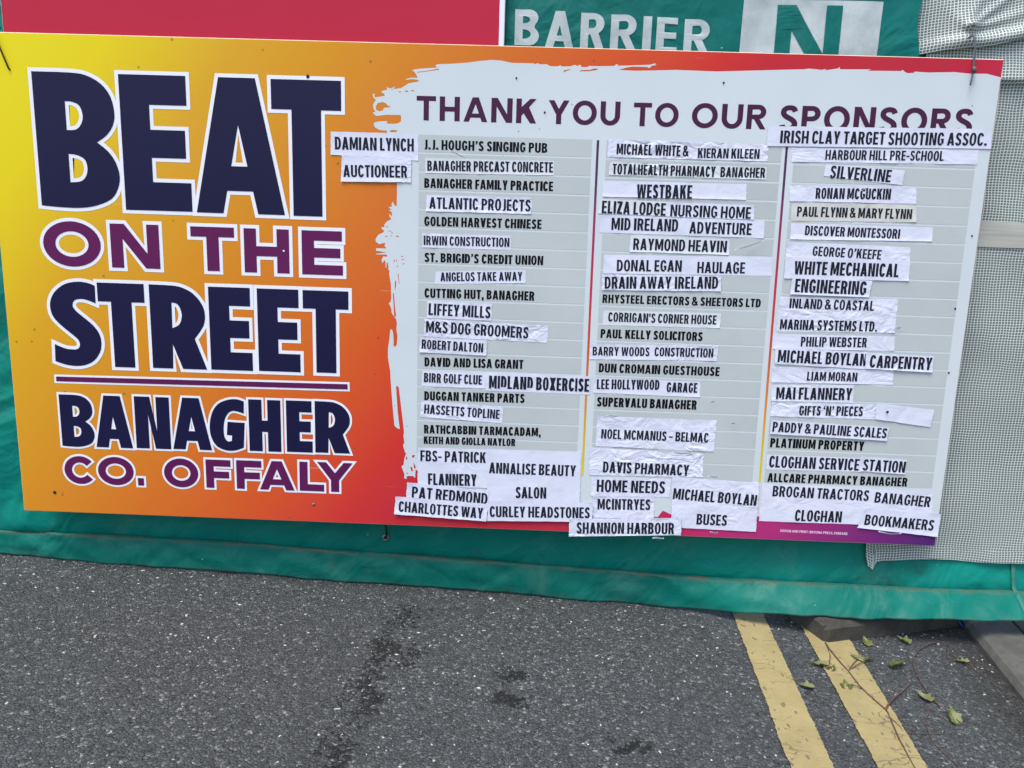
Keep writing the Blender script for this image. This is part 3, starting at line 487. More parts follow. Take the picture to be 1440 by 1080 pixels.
def paper(name, c):
    m = NT(name); v = m.obj()
    base = m.ramp(m.noise(v, 9, 5), [(.3, tuple(x*.94 for x in c[:3])+(1,)), (.7, c)])
    m.col(base); m.set(m.ramp(m.noise(v, 12, 3), [(.35, .34), (.65, .62)]), .35)
    rg = m.math('ABSOLUTE', m.math('SUBTRACT', m.noise(m.obj(scale=(1, 1, 1.7), rot=(0, .5, 0)), 15, 2, .5, 1.0), .5))
    sel = m.ramp(m.noise(m.obj(loc=(7, 0, 3)), 7, 2), [(.42, 0.0), (.62, 1.0)])
    h = m.math('ADD', m.math('MULTIPLY', rg, m.math('MULTIPLY', sel, 1.6)), m.math('ADD', m.math('MULTIPLY', m.noise(v, 20, 3, .6, .8), .5), m.math('MULTIPLY', m.noise(v, 70, 3), .12)))
    bn_ = m.bump(h, .5, .011); oi = m.n('ShaderNodeObjectInfo'); m.l(m.math('ADD', .10, m.math('MULTIPLY', m.math('POWER', oi.outputs['Random'], 1.4), .66)), bn_.inputs['Strength'])
    return m.m
M_paper = [paper('taped_paper', srgb(213,218,236)), paper('glossy_label', srgb(211,218,226)), paper('yellowed_paper', srgb(205,208,203))]
def divider_print():
    m = NT('divider_print'); tc = m.n('ShaderNodeTexCoord'); sp = m.n('ShaderNodeSeparateXYZ'); m.l(tc.outputs['Object'], sp.inputs[0])
    f = m.math('DIVIDE', m.math('SUBTRACT', 1.225, sp.outputs['Z']), .85)
    m.col(m.ramp(f, [(0, srgb(48,40,72)), (.12, srgb(78,40,84)), (.24, srgb(150,34,92)), (.42, srgb(186,40,66)), (.58, srgb(196,70,52)), (.72, srgb(208,120,44)), (.9, srgb(206,184,40)), (1, srgb(210,196,50))]))
    m.set(.4, .4); return m.m
M_div = divider_print()

M_edge = noisy('foam_board_edge', srgb(214,190,165), .6, .1, 20)
M_crim = NT('crimson_print')
def _crim(m):
    v = m.obj(); c = m.ramp(m.noise(v, 1.6, 3), [(.3, srgb(178,26,54)), (.7, srgb(184,32,62))])
    m.col(c); m.set(m.ramp(m.noise(v, 5, 4), [(.3, .26), (.7, .36)]), .25); m.bump(m.noise(v, 4, 2), .05, .004); return m.m
M_crim = _crim(M_crim)

def pvc(name, c, scuff=.35, dark=.5, streak=1.0, hem=False):
    m = NT(name); v = m.obj()
    base = m.ramp(m.noise(v, 2.3, 4), [(.3, tuple(x*.86 for x in c[:3])+(1,)), (.7, tuple(x*1.1 for x in c[:3])+(1,))])
    sc = m.ramp(m.noise(v, 7.5, 7, .68, .6), [(.54, 0.0), (.74, 1.0)])
    base = m.mix(m.math('MULTIPLY', sc, scuff), base, srgb(84,130,118))
    st = m.ramp(m.noise(m.obj(scale=(1,1,1), loc=(3.1,0,1.7)), 5.2, 7, .7, .4), [(.60, 0.0), (.73, 1.0)])
    base = m.mix(m.math('MULTIPLY', st, dark), base, srgb(44,60,52))
    sp = m.math('LESS_THAN', m.voro(v, 17), .03)
    base = m.mix(m.math('MULTIPLY', sp, .7), base, srgb(176,190,182))
    if hem:                                     # road dirt caught along the stitched fold and on the bottom edge
        tc = m.n('ShaderNodeTexCoord'); sp2 = m.n('ShaderNodeSeparateXYZ'); m.l(tc.outputs['UV'], sp2.inputs[0])
        e = m.ramp(sp2.outputs['Y'], [(0, .55), (.10, .12), (.3, 0.0), (.86, 0.0), (.95, .75), (1, .9)])
        k = m.math('MULTIPLY', e, m.ramp(m.noise(v, 13, 6, .7), [(.38, .05), (.66, 1.0)]))
        base = m.mix(k, base, srgb(84,86,70))
    m.col(base); m.set(m.ramp(m.noise(v, 9, 4), [(.3, .42), (.7, .6)]), .2)
    dg = m.obj(scale=(1, 1, 1), rot=(0, math.radians(38), 0)); mp = m.n('ShaderNodeMapping'); mp.inputs['Scale'].default_value = (2.2, 1, 5.0); m.l(dg, mp.inputs['Vector'])
    h = m.math('ADD', m.math('MULTIPLY', m.noise(mp.outputs[0], 1.6, 2, .4, 1.4), streak), m.math('ADD', m.math('MULTIPLY', m.noise(v, 6.5, 3, .5, 1.0), .8), m.math('MULTIPLY', m.noise(v, 26, 3), .10)))
    m.bump(h, .66, .024)
    return m.m
M_tarp = pvc('green_pvc', srgb(0,120,108), .32, .6)
M_hem = pvc('green_pvc_hem', srgb(0,102,91), .4, .35, .7, True)
M_seam = pvc('green_pvc_seam', srgb(50,110,98), .5, .2)
M_bpvc = pvc('banner_pvc', srgb(0,104,98), .12, .05, .25)
M_bprint = NT('banner_white_print')
def _bp(m):
    v = m.obj(); c = m.ramp(m.noise(v, 14, 6, .7), [(.3, srgb(160,174,176)), (.7, srgb(192,202,205))])
    cr = m.ramp(m.voro(v, 30, 'DISTANCE_TO_EDGE'), [(0, .5), (.03, 0.0)])
    c = m.mix(m.math('MULTIPLY', cr, m.ramp(m.noise(v, 8, 2), [(.45, 0.0), (.6, .7)])), c, srgb(140,156,150))
    m.col(c); m.set(.45, .4); m.bump(m.noise(v, 22, 4), .25, .004); return m.m
M_bprint = _bp(M_bprint)

def sheeting(name, solid=False):
    """reinforced scaffold film: white threads in a milky film, threads laid along the sheet's own UV grid"""
    m = NT(name); tc = m.n('ShaderNodeTexCoord'); sp = m.n('ShaderNodeSeparateXYZ'); m.l(tc.outputs['UV'], sp.inputs[0])
    P = .0078; Q = .0066
    wob = m.math('MULTIPLY', m.noise(m.obj(src='UV'), 9, 2), .012)
    def th(ax, pitch, wd):
        x = m.math('FRACT', m.math('DIVIDE', m.math('ADD', ax, wob), pitch))
        return m.ramp(x, [(0, 1.0), (wd, 1.0), (wd+.09, 0.0), (1-wd-.09, 0.0), (1-wd, 1.0)])
    g = m.math('MAXIMUM', th(sp.outputs['X'], P, .085), th(sp.outputs['Y'], Q, .085))
    v = m.obj()
    if solid:
        c = m.ramp(m.noise(m.obj(scale=(2,2,60)), 3, 5), [(.3, srgb(164,166,158)), (.7, srgb(188,190,182))]); m.col(c); m.set(.6, .3)
        return m.m
    film = m.ramp(m.noise(v, 5, 4), [(.3, srgb(86,100,96)), (.7, srgb(116,129,125))])
    c = m.mix(g, film, srgb(204,212,208))
    m.col(c); m.set(.42, .45)
    tr = m.n('ShaderNodeBsdfTransparent'); mx = m.n('ShaderNodeMixShader')
    m.l(m.ramp(g, [(0, .74), (1, .97)]), mx.inputs[0]); m.l(tr.outputs[0], mx.inputs[1]); m.l(m.b.outputs[0], mx.inputs[2])
    m.l(mx.outputs[0], m.out.inputs['Surface'])
    m.bump(m.math('ADD', g, m.math('MULTIPLY', m.noise(v, 16, 4), 2.0)), .3, .0012)
    return m.m
M_mesh = sheeting('reinforced_film'); M_meshband = sheeting('film_band', True)

def asphalt():
    m = NT('asphalt'); v = m.obj()
    vo = m.n('ShaderNodeTexVoronoi'); vo.inputs['Scale'].default_value = 128; m.l(v, vo.inputs['Vector'])
    sepc = m.n('ShaderNodeSeparateColor'); m.l(vo.outputs['Color'], sepc.inputs[0])
    stone = m.ramp(sepc.outputs[0], [(0, srgb(54,58,60)), (.5, srgb(74,79,81)), (.86, srgb(98,103,104)), (.95, srgb(124,128,129)), (1, srgb(156,159,159))])
    edge = m.voro(v, 128, 'DISTANCE_TO_EDGE')
    gap = m.ramp(edge, [(0, 1.0), (.14, 0.0)])
    c = m.mix(m.math('MULTIPLY', gap, .7), stone, srgb(36,39,40))
    fine = m.noise(v, 420, 3)
    pit = m.ramp(m.noise(m.obj(scale=(1, 1.5, 1)), 115, 3, .6, .6), [(.33, 1.0), (.42, 0.0)])
    c = m.mix(m.math('MULTIPLY', pit, .9), c, srgb(27,29,30))
    c = m.mix(.30, c, m.ramp(fine, [(.3, srgb(48,52,53)), (.7, srgb(104,108,109))]))
    big = m.noise(v, 1.5, 4)
    c = m.mix(m.ramp(big, [(.35, 0.0), (.7, .28)]), c, srgb(62,66,67))
    # oil and tar patches: each at its own spot on the road
    sp = m.n('ShaderNodeSeparateXYZ'); m.l(v, sp.inputs[0])
    wob = m.math('SUBTRACT', m.noise(v, 14, 5, .65), .5)
    wob2 = m.math('SUBTRACT', m.noise(m.obj(loc=(4, 2, 0)), 14, 5, .65), .5)
    X = m.math('ADD', sp.outputs['X'], m.math('MULTIPLY', wob, .16)); Y = m.math('ADD', sp.outputs['Y'], m.math('MULTIPLY', wob2, .16))
    tot = None
    for cx, cy, rx, ry, s in ((1.045,-.10,.08,.16,.74),(1.03,-.27,.075,.19,.76),(1.02,-.45,.075,.20,.78),(1.0,-.65,.08,.2,.78),(1.10,-.30,.06,.12,.64),(1.335,-.33,.06,.06,.98),(1.33,-.43,.055,.055,.98),(1.575,-.56,.065,.05,.9),(1.37,-.585,.05,.03,.6),(1.08,-.04,.12,.05,.5),(1.5,-.2,.05,.02,.4),(.55,-.5,.03,.03,.4),(1.75,-.45,.03,.03,.4)):
        dx = m.math('DIVIDE', m.math('SUBTRACT', X, cx), rx); dy = m.math('DIVIDE', m.math('SUBTRACT', Y, cy), ry)
        d = m.math('SQRT', m.math('ADD', m.math('MULTIPLY', dx, dx), m.math('MULTIPLY', dy, dy)))
        k = m.math('MULTIPLY', m.ramp(d, [(.25, 1.0), (1.15, 0.0)]), s)
        tot = k if tot is None else m.math('MAXIMUM', tot, k)
    # tar lies between the stones: each stone is either coated or still bare
    lim = m.math('ADD', m.math('MULTIPLY', sepc.outputs[2], .55), m.math('MULTIPLY', m.noise(v, 55, 4, .7), .75))
    tar = m.ramp(m.math('SUBTRACT', m.math('ADD', tot, m.math('MULTIPLY', gap, .12)), m.math('MULTIPLY', lim, .95)), [(-.06, 0.0), (.18, 1.0)])
    c = m.mix(m.math('MULTIPLY', tar, .86), c, srgb(20,22,23))
    # grit and damp dirt gathered along the kerb
    kd = m.math('SUBTRACT', m.math('ADD', 2.5838, m.math('MULTIPLY', sp.outputs['Y'], .166)), sp.outputs['X'])
    dirt = m.math('MULTIPLY', m.ramp(kd, [(0, .9), (.05, .75), (.16, 0.0)]), m.ramp(m.noise(v, 22, 5, .7), [(.3, .35), (.6, 1.0)]))
    c = m.mix(dirt, c, srgb(46,43,38))
    m.col(c); m.set(m.ramp(sepc.outputs[1], [(0, .55), (1, .85)]), .35)
    h = m.math('ADD', m.math('MULTIPLY', m.ramp(edge, [(0, 0.0), (.3, 1.0)]), .7), m.math('MULTIPLY', fine, .5))
    h = m.math('ADD', h, m.math('SUBTRACT', m.math('MULTIPLY', sepc.outputs[1], .6), m.math('MULTIPLY', pit, .9)))
    m.bump(h, .95, .0042)
    return m.m
M_road = asphalt()

def line_paint():
    m = NT('yellow_road_paint'); v = m.obj()
    base = m.ramp(m.noise(v, 11, 6, .65), [(.28, srgb(138,126,86)), (.72, srgb(160,148,105))])
    ck = m.voro(v, 17, 'DISTANCE_TO_EDGE'); vv0 = m.obj(scale=(.7, 1.5, 1)); nz = m.n('ShaderNodeTexNoise'); nz.inputs['Scale'].default_value = 26; m.l(vv0, nz.inputs['Vector']); vv = m.mix(.045, vv0, nz.outputs['Color'], 'ADD')
    n2 = m.noise(vv, 30, 4, .6)
    crack = m.math('MULTIPLY', m.ramp(m.voro(vv, 15, 'DISTANCE_TO_EDGE'), [(0, 1.0), (.022, 0.0)]), m.ramp(m.noise(v, 9, 2), [(.5, 0.0), (.58, .8)]))
    pits = m.math('MULTIPLY', m.math('LESS_THAN', m.voro(m.mix(.02, m.obj(scale=(2.3, 1.0, 1), rot=(0, 0, .75)), nz.outputs['Color'], 'ADD'), 24), .19), m.math('GREATER_THAN', m.noise(v, 13, 2), .46))
    worn = m.ramp(m.noise(v, 40, 6, .75), [(.60, 0.0), (.68, .8)])
    k = m.math('MAXIMUM', m.math('MAXIMUM', crack, m.math('MULTIPLY', pits, .62)), m.math('MULTIPLY', worn, .8))
    c = m.mix(k, base, srgb(72,70,64)); c = m.mix(m.ramp(m.noise(v, 300, 2), [(.4, 0.0), (.8, .35)]), c, srgb(110,104,84))
    m.col(c); m.set(.75, .3)
    h = m.math('SUBTRACT', m.math('MULTIPLY', m.noise(v, 170, 3), .6), k)
    m.bump(h, .6, .002); return m.m
M_line = line_paint()
def concrete(name, a, b, sc=30, bump=.4):
    m = NT(name); v = m.obj()
    c = m.ramp(m.noise(v, sc, 7, .7), [(.3, a), (.7, b)])
    st = m.ramp(m.noise(v, 6, 5, .6), [(.5, 0.0), (.72, .5)])
    c = m.mix(st, c, tuple(x*.5 for x in a[:3])+(1,))
    m.col(c); m.set(.85, .3); m.bump(m.noise(v, sc*6, 5, .7), bump, .003); return m.m
M_kerb = concrete('kerb_concrete', srgb(72,72,69), srgb(98,98,94))
M_pave = concrete('paving_concrete', srgb(78,73,67), srgb(100,95,88), 18)
M_rubber = concrete('foot_block_rubber', srgb(52,51,47), srgb(80,78,72), 24, .6)
M_black = noisy('black_plastic', srgb(26,26,28), .4, .2, 30)
M_wire = noisy('grey_plastic', srgb(86,88,90), .4, .3, 60)
M_metal = NT('galvanised_metal'); M_metal.col(srgb(150,150,146)); M_metal.set(.35, .5, .9); M_metal = M_metal.m
M_hole = noisy('dark_hole', srgb(22,22,24), .7, .2, 30)
M_blue = noisy('blue_cord', srgb(12,70,128), .55, .2, 60, .3, 300)
M_stem = noisy('ivy_bark', srgb(86,66,58), .8, .3, 60, .4, 300)
def leaf_mat():
    m = NT('ivy_leaf'); v = m.obj()
    c = m.ramp(m.noise(v, 55, 4), [(.3, srgb(64,74,32)), (.55, srgb(90,98,50)), (.8, srgb(122,126,80))])
    c = m.mix(m.ramp(m.voro(v, 120, 'DISTANCE_TO_EDGE'), [(0, .45), (.05, 0.0)]), c, srgb(130,134,92))
    m.col(c); m.set(.5, .4); m.bump(m.noise(v, 160, 3), .3, .001); return m.m
M_leaf = leaf_mat()
M_chip = [noisy('pale_chip', srgb(176,178,176), .5, .25, 90), noisy('grey_chip', srgb(108,112,114), .6, .3, 90), noisy('dark_chip', srgb(60,62,64), .6, .3, 90)]

# ---------------------------------------------------------------- ground
SLOPE, Z0, KX = 0.04, 0.052, 2.60          # the road falls towards the kerb
def gz(x):
    if x < -3.0: return Z0 + SLOPE*3.0 + (-3.0 - x)*0.03*-1
    return Z0 - SLOPE*min(x, 2.75)
def ground_mesh():
    xs = [-60, -30, -12, -6, -3.0, -2, -1, 0, 1, 2, 2.75, 4, 8, 20, 60]; ys = [-60, -20, -6, -3, -2, -1, 0, 1, 2, 5, 15, 60]
    v = [(x, y, gz(x)) for y in ys for x in xs]; n = len(xs)
    f = [(j*n+i, j*n+i+1, (j+1)*n+i+1, (j+1)*n+i) for j in range(len(ys)-1) for i in range(n-1)]
    return link('road', v, f, M_road)
tag(ground_mesh(), kind='structure')
gp = lambda x, y, dz=0.0: Vector((x, y, gz(x) + dz))

def ribbon(name, left, right, mat, dz=.004, n=1500, rag=.0011, seed=1):
    """a painted line between two edges ((x at y=0), dx/dy) with slightly ragged sides"""
    r = random.Random(seed); v = []; f = []
    y0, y1 = -2.6, 3.0
    for i in range(n+1):
        y = y0 + (y1-y0)*i/n
        for (x0, s) in (left, right):
            v.append(gp(x0 + s*y + r.uniform(-rag, rag) + .0022*noise.noise(Vector((x0*7, y*38, seed))), y, dz))
    for i in range(n): f.append((2*i, 2*i+1, 2*i+3, 2*i+2))
    return link(name, v, f, mat)
tag(ribbon('yellow_road_line', (1.9377, .0803), (2.0246, .0775), M_line, seed=3), kind='structure')
tag(ribbon('yellow_road_line', (2.1163, .0790), (2.2300, .0980), M_line, seed=8), kind='structure')

# kerb and footpath: both run along the road's right side
KA, KD = Vector((2.5838, 0.0, 0)), Vector((.0551, .3319, 0)).normalized()
KN = Vector((KD.y, -KD.x, 0))
def kerb_profile(name, prof, mat, y0, y1, gap=0.0):
    n = len(prof); a = KA + KD*y0; b = KA + KD*y1; v = []
    for P in (a, b):
        for (o, z) in prof: q = P + KN*o; v.append((q.x, q.y, gz(2.6) + z))
    f = [(i, (i+1) % n, n+(i+1) % n, n+i) for i in range(n)] + [tuple(range(n))[::-1], tuple(range(n, 2*n))]
    return v, f
mbk = MB()
for i in range(-5, 7):
    v, f = kerb_profile('k', [(0,-.06),(0,.012),(.010,.028),(.030,.034),(.118,.036),(.122,-.06)], None, i*.9+.33, (i+1)*.9+.324)
    mbk.add(v, f)
tag(mbk.build('kerb', M_kerb), kind='structure')
mbp = MB(); rr = random.Random(4)
for i in range(-10, 13):
    for j in range(4):
        dz = rr.uniform(-.001, .001)
        v, f = kerb_profile('p', [(.127+j*.45,-.06),(.127+j*.45,.031+dz),(.130+j*.45,.034+dz),(.127+j*.45+.442,.034+dz),(.127+j*.45+.445,.031+dz),(.127+j*.45+.445,-.06)], None, i*.45+.1, (i+1)*.45+.095)
        mbp.add(v, f)
tag(mbp.build('pavement', M_pave), kind='structure')

def chippings():
    r = random.Random(11); v = []; f = []; fm = []
    for _ in range(4300):
        x = r.uniform(-1.0, 2.56); y = r.uniform(-1.05, .12)
        if r.random() < .25: y = r.uniform(-.35, .1)
        s = r.choice((.0009, .0011, .0014, .0017, .0021, .0026)) * r.uniform(.7, 1.35)
        if r.random() < .006: s = r.uniform(.004, .006)
        on = any(l[0]+l[1]*y < x < q[0]+q[1]*y for l, q in (((1.93,.08),(2.03,.078)),((2.11,.079),(2.24,.108))))
        if on and r.random() < .85: continue
        c = gp(x, y, s*.25); k = len(v); m = 5; a0 = r.uniform(0, 6)
        st = r.choice((r.uniform(.45, .8), r.uniform(1.2, 1.8), 1.0)); th = r.uniform(0, 3.14)
        ring = []
        for j in range(m):
            a = a0 + 2*math.pi*j/m + r.uniform(-.35, .35); px, py = math.cos(a)*st, math.sin(a)/st
            ring.append((s*(px*math.cos(th)-py*math.sin(th)), s*(px*math.sin(th)+py*math.cos(th))))
        v += [(c.x+p[0]*1.1, c.y+p[1]*1.1, c.z-s*.6) for p in ring] + [(c.x+p[0], c.y+p[1], c.z+s*r.uniform(.0,.35)) for p in ring] + [(c.x, c.y, c.z+s*r.uniform(.3,.6))]
        for j in range(m):
            f.append((k+j, k+(j+1) % m, k+m+(j+1) % m, k+m+j)); f.append((k+m+j, k+m+(j+1) % m, k+2*m))
        mi = 0 if r.random() < .34 else (1 if r.random() < .72 else 2)
        fm += [mi]*(2*m)
    o = link('road_chippings', v, f, None, mats=M_chip, fmat=fm)
    tag(o, 'pale stone chips showing in the grey road surface', 'stone chips', kind='stuff')
chippings()

# ---------------------------------------------------------------- green tarpaulin and its hem
def lerp_tab(x, tab):
    if x <= tab[0][0]: a, b = tab[0], tab[1]
    elif x >= tab[-1][0]: a, b = tab[-2], tab[-1]
    else:
        for a, b in zip(tab, tab[1:]):
            if a[0] <= x <= b[0]: break
    return a[1] + (b[1]-a[1])*(x-a[0])/(b[0]-a[0])
HEMTOP = [(-.115,.129),(.607,.117),(1.32,.090),(1.93,.068),(2.69,.064)]
HEMBOT = [(-.12,.060),(.60,.031),(1.32,.002),(1.94,-.026),(2.3,-.026),(2.7,-.013)]
fold = lambda x, z, s, sx=1.0, sz=1.0: noise.noise(Vector((x*sx, z*sz, s)))
def tarp_y(x, z):
    """depth of the hanging sheet: soft diagonal folds, slack below the board"""
    d = .085 + .012*fold(x+.5*z, z-.3*x, 1.3, 2.2, 3.1) + .006*fold(x-.8*z, z+.4*x, 4.1, 5.5, 3.5) + .004*fold(x, z, 7.7, 13, 9) + .007*max(0, 1-abs(z-.15)/.12)*fold(x+.9*z, z*.5, 15.7, 9, 5)
    if x < .1: d += .022*fold(x*1.0-.9*z, z, 9.1, 5, 4.2)*min(1, (.1-x)*6)
    return d
def grid(xs, zs, fn):
    n = len(xs); v = [fn(x, t) for t in zs for x in xs]
    f = [(j*n+i, j*n+i+1, (j+1)*n+i+1, (j+1)*n+i) for j in range(len(zs)-1) for i in range(n-1)]
    return v, f
frange = lambda a, b, n: [a + (b-a)*i/n for i in range(n+1)]
tarp = empty('green_tarpaulin', (1.2, .085, 0))
tag(tarp, 'large green plastic tarpaulin hanging to the road behind the sponsor board', 'tarpaulin')
inv = lambda o, vs: [Vector(v) - o.location for v in vs]
xs = frange(-1.6, 4.2, 290)
tt = [0, .02, .05, .09, .14, .2, .27, .35, .45, .6, .8, 1.0, 1.2, 1.4, 1.6, 1.8]
tt = frange(0, .5, 40) + frange(.5, 1.85, 70)[1:]
def over(x):
    k = max(0, min(1, (x-1.72)/.40)); return .102*k*k*(3-2*k)
def f_sheet(x, t):
    z = lerp_tab(x, HEMTOP) + t - .012 + over(x)*.2*max(0, 1-t/.2)
    y = tarp_y(x, z) - over(x)*.45*max(0, 1-t/.22)**1.3
    if t < .03: y += (.03-t)*.25
    return (x, y, z)
v, f = grid(xs, tt, f_sheet)
link('sheet', inv(tarp, v), f, M_tarp, tarp, True)
def f_hem(x, t):                         # t 0 bottom .. 1 top, rolled at the bottom
    zt, zb = lerp_tab(x, HEMTOP), lerp_tab(x, HEMBOT)
    w = .006*fold(x, 0, 3.3, 6) + .005*fold(x-t*.07, t*.2, 5.2, 17, 5) + .0075*fold(x+t*.11, t*.4, 2.2, 24, 2)*(.3+.7*t) + .006*fold(x+t*.16, t*.6, 12.2, 10, 2) + .004*fold(x-t*.10, t*.8, 32.2, 31, 3)*t
    zb += .004*fold(x, 0, 8.8, 3) + .0015*fold(x, 0, 18.8, 22)
    y = .068 + .008*t + w - .004*math.sin(math.pi*min(1, t))
    ov = over(x); q = max(0, min(1, t))
    y -= ov*(1-q*.55); zb += ov*.47; zt = zt + ov*.45*.45
    z = zb + (zt-zb)*t
    if t >= 1: y = tarp_y(x, zt) - .0012 - ov*.45
    if t < 0: z = zb; y = .068 - ov + w + (-t)*.05
    return (x, y, z + (0.0012*fold(x, 0, 5, 40) if t > .97 else 0))
HT = [-.3, -.1, 0, .06, .15, .25, .35, .45, .55, .65, .75, .85, .93, .98, 1.0]
v, f = grid(xs, HT, f_hem)
link('hem', inv(tarp, v), f, M_hem, tarp, True, uvs=[(x, max(0, t)) for t in HT for x in xs])
mb = MB()
for z0, z1, w in ((.022, .6, .006),):
    zs_ = frange(z0, z1, 60); pts = []
    for k, z in enumerate(zs_):
        zt, zb = lerp_tab(2.694, HEMTOP)+over(9)*.2, lerp_tab(2.694, HEMBOT)+over(9)*.47
        y = (f_hem(2.694, max(0, min(.99, (z-zb)/(zt-zb))))[1] if z < zt else tarp_y(2.694, z) - over(9)*.45*max(0, 1-(z-zt)/.22)**1.3) - .003
        pts.append((2.694, y, z))
    vs = [(p[0]+dx, p[1]+dy, p[2]) for p in pts for dx, dy in ((-.006, .002), (-.004, 0), (.004, 0), (.006, .002))]
    fs = [(4*i+j, 4*i+j+1, 4*i+j+5, 4*i+j+4) for i in range(len(pts)-1) for j in range(3)]
    mb.add(inv(tarp, vs), fs)
mb.build('seam', M_seam, tarp, True)
mb = MB()
ey = Vector((.9657, tarp_y(.9657, .150)-.002, .150))
R0, R1 = .0045, .0095; vs = []; N = 20
for rad, off in ((R1, .0015), (R1*.92, -.001), (R0*1.25, -.0015), (R0, .001)):
    vs += [ey + Vector((math.cos(2*math.pi*j/N)*rad, off, math.sin(2*math.pi*j/N)*rad)) for j in range(N)]
mb.add(inv(tarp, vs), [(k*N+j, k*N+(j+1) % N, (k+1)*N+(j+1) % N, (k+1)*N+j) for k in range(3) for j in range(N)])
mb.build('eyelet', M_metal, tarp, True)

# ---------------------------------------------------------------- reinforced white sheeting at the right
def mesh_sheet(name, label, xs, zs, fn, bands):
    o = empty(name, (fn(xs[0], zs[0])[0], fn(xs[0], zs[0])[1], fn(xs[0], zs[0])[2])); tag(o, label, 'sheeting', 'white reinforced sheets')
    v, f = grid(xs, zs, fn); uv = [(x, z) for z in zs for x in xs]
    link('sheet', inv(o, v), f, M_mesh, o, True, uvs=uv)
    for nm, z0, z1, mt, lift in bands:
        v, f = grid(xs, frange(z0, z1, 6), lambda x, z: (fn(x, z)[0], fn(x, z)[1]-lift, fn(x, z)[2]))
        link(nm, inv(o, v), f, mt, o, True, uvs=[(x*1.0, z*.96) for z in frange(z0, z1, 6) for x in xs])
    return o
def low_y(x, z):
    d = .060 + .010*fold(x, z, 21.3, 3.3, 2.6) + .006*fold(x+.7*z, z-.3*x, 23.1, 7, 5)
    d += .012*max(0, .5-(z-.15)*2.2)*fold(x, z, 27.1, 4.5, 1.2)*.6
    return d
def f_low(x, z):
    zz = z
    if z < .30:                                    # the free lower edge rises and falls
        k = max(0, (.30-z)/.14)
        zz = z + k*(.012*fold(x, 0, 31.5, 4.5) - (.024 if x < 2.31 else 0)*max(0, 1-abs(x-2.302)/.035))
    y = low_y(x, z)
    ze = 1.394 + .004*fold(x, 0, 3.7, 5)
    y -= (.016*math.exp(-(z-ze)/.05) if z > ze else 0)
    if z < .2 and x < 2.33: y -= .010*(.2-z)/.05*max(0, 1-abs(x-2.30)/.05)
    return (x + (.017 if z < .18 and x < 2.3 else 0)*max(0, (.18-z)/.03)*.6, y, zz)
mxs = frange(2.285, 4.1, 190)
mesh_sheet('mesh_sheet', 'white reinforced mesh sheet beside the sponsor board, its free lower edge over the green tarpaulin', mxs, frange(.158, 1.62, 190), f_low,
           [('hem', .158, .192, M_mesh, .003), ('band', 1.000, 1.064, M_meshband, .003)])
def f_up(x, z):
    base = 1.447 + .046*max(0, min(.6, x-2.27))/.24 + .010*fold(x, 0, 41.2, 5)
    t = z                                           # 0 bottom .. up
    zz = base + t
    y = .047 + .012*min(1, max(0, (2.5-x)*4)) + .014*fold(x, t, 43.1, 4.2, 3.0)*min(1, max(.15, (x-2.24)*6)) + .010*fold(x+.6*t, t-.5*x, 45.7, 9, 6)
    y -= (.012*math.exp(-((t-.014)/.016)**2) + .012*fold(x, t, 61.2, 14, 9)*math.exp(-t/.09))*min(1, max(0, (x-2.25)*9))
    for ang, ln, am in ((.55, .20, .010), (1.15, .16, .007), (2.3, .10, .006), (.12, .26, .009)):      # creases pulled towards the tie
        dx, dz = x-2.366, t-.045; al = dx*math.cos(ang)+dz*math.sin(ang); ac = -dx*math.sin(ang)+dz*math.cos(ang)
        if 0 < al < ln: y -= am*math.exp(-(ac/(.006+.05*al))**2)*(1-al/ln)
    # gather where the tie pulls the film forward
    g = math.exp(-((x-2.365)/.03)**2-((t-.05)/.05)**2); y -= .02*g
    return (x, y, zz)
mesh_sheet('mesh_sheet', 'upper white reinforced mesh sheet with a rolled lower edge above the board corner', frange(2.20, 4.1, 220), frange(0, .55, 110), f_up,
           [('hem', .0, .030, M_mesh, .0025)])

# ---------------------------------------------------------------- crimson board, green banner
cb = empty('crimson_board', (.65, .03, 1.40)); tag(cb, 'glossy crimson board with a white right edge above the left end of the sponsor board', 'board')
def panel(name, x0, z0, x1, z1, yf, th, mats, parent, bev=.0012):
    """flat panel with a small chamfer; front face material 0, edges material 1"""
    L = parent.location; b = bev
    v = [(x0+b,yf,z0+b),(x1-b,yf,z0+b),(x1-b,yf,z1-b),(x0+b,yf,z1-b),(x0,yf+b,z0),(x1,yf+b,z0),(x1,yf+b,z1),(x0,yf+b,z1),(x0,yf+th,z0),(x1,yf+th,z0),(x1,yf+th,z1),(x0,yf+th,z1)]
    f = [(0,1,2,3)] + [(i+4, (i+1) % 4+4, (i+1) % 4, i) for i in range(4)] + [(i+8, (i+1) % 4+8, (i+1) % 4+4, i+4) for i in range(4)] + [(11,10,9,8)]
    return link(name, inv(parent, v), f, None, parent, mats=mats, fmat=[0]+[1]*4+[1]*4+[1])
panel('panel', .046, 1.40, 1.2625, 1.95, .014, .004, [M_crim, M_outline], cb)
mb = MB(); mb.add(inv(cb, [(1.2495,.0136,1.402),(1.2612,.0136,1.402),(1.2612,.0136,1.948),(1.2495,.0136,1.948)]), [(0,1,2,3)]); mb.build('white_margin', M_outline, cb)

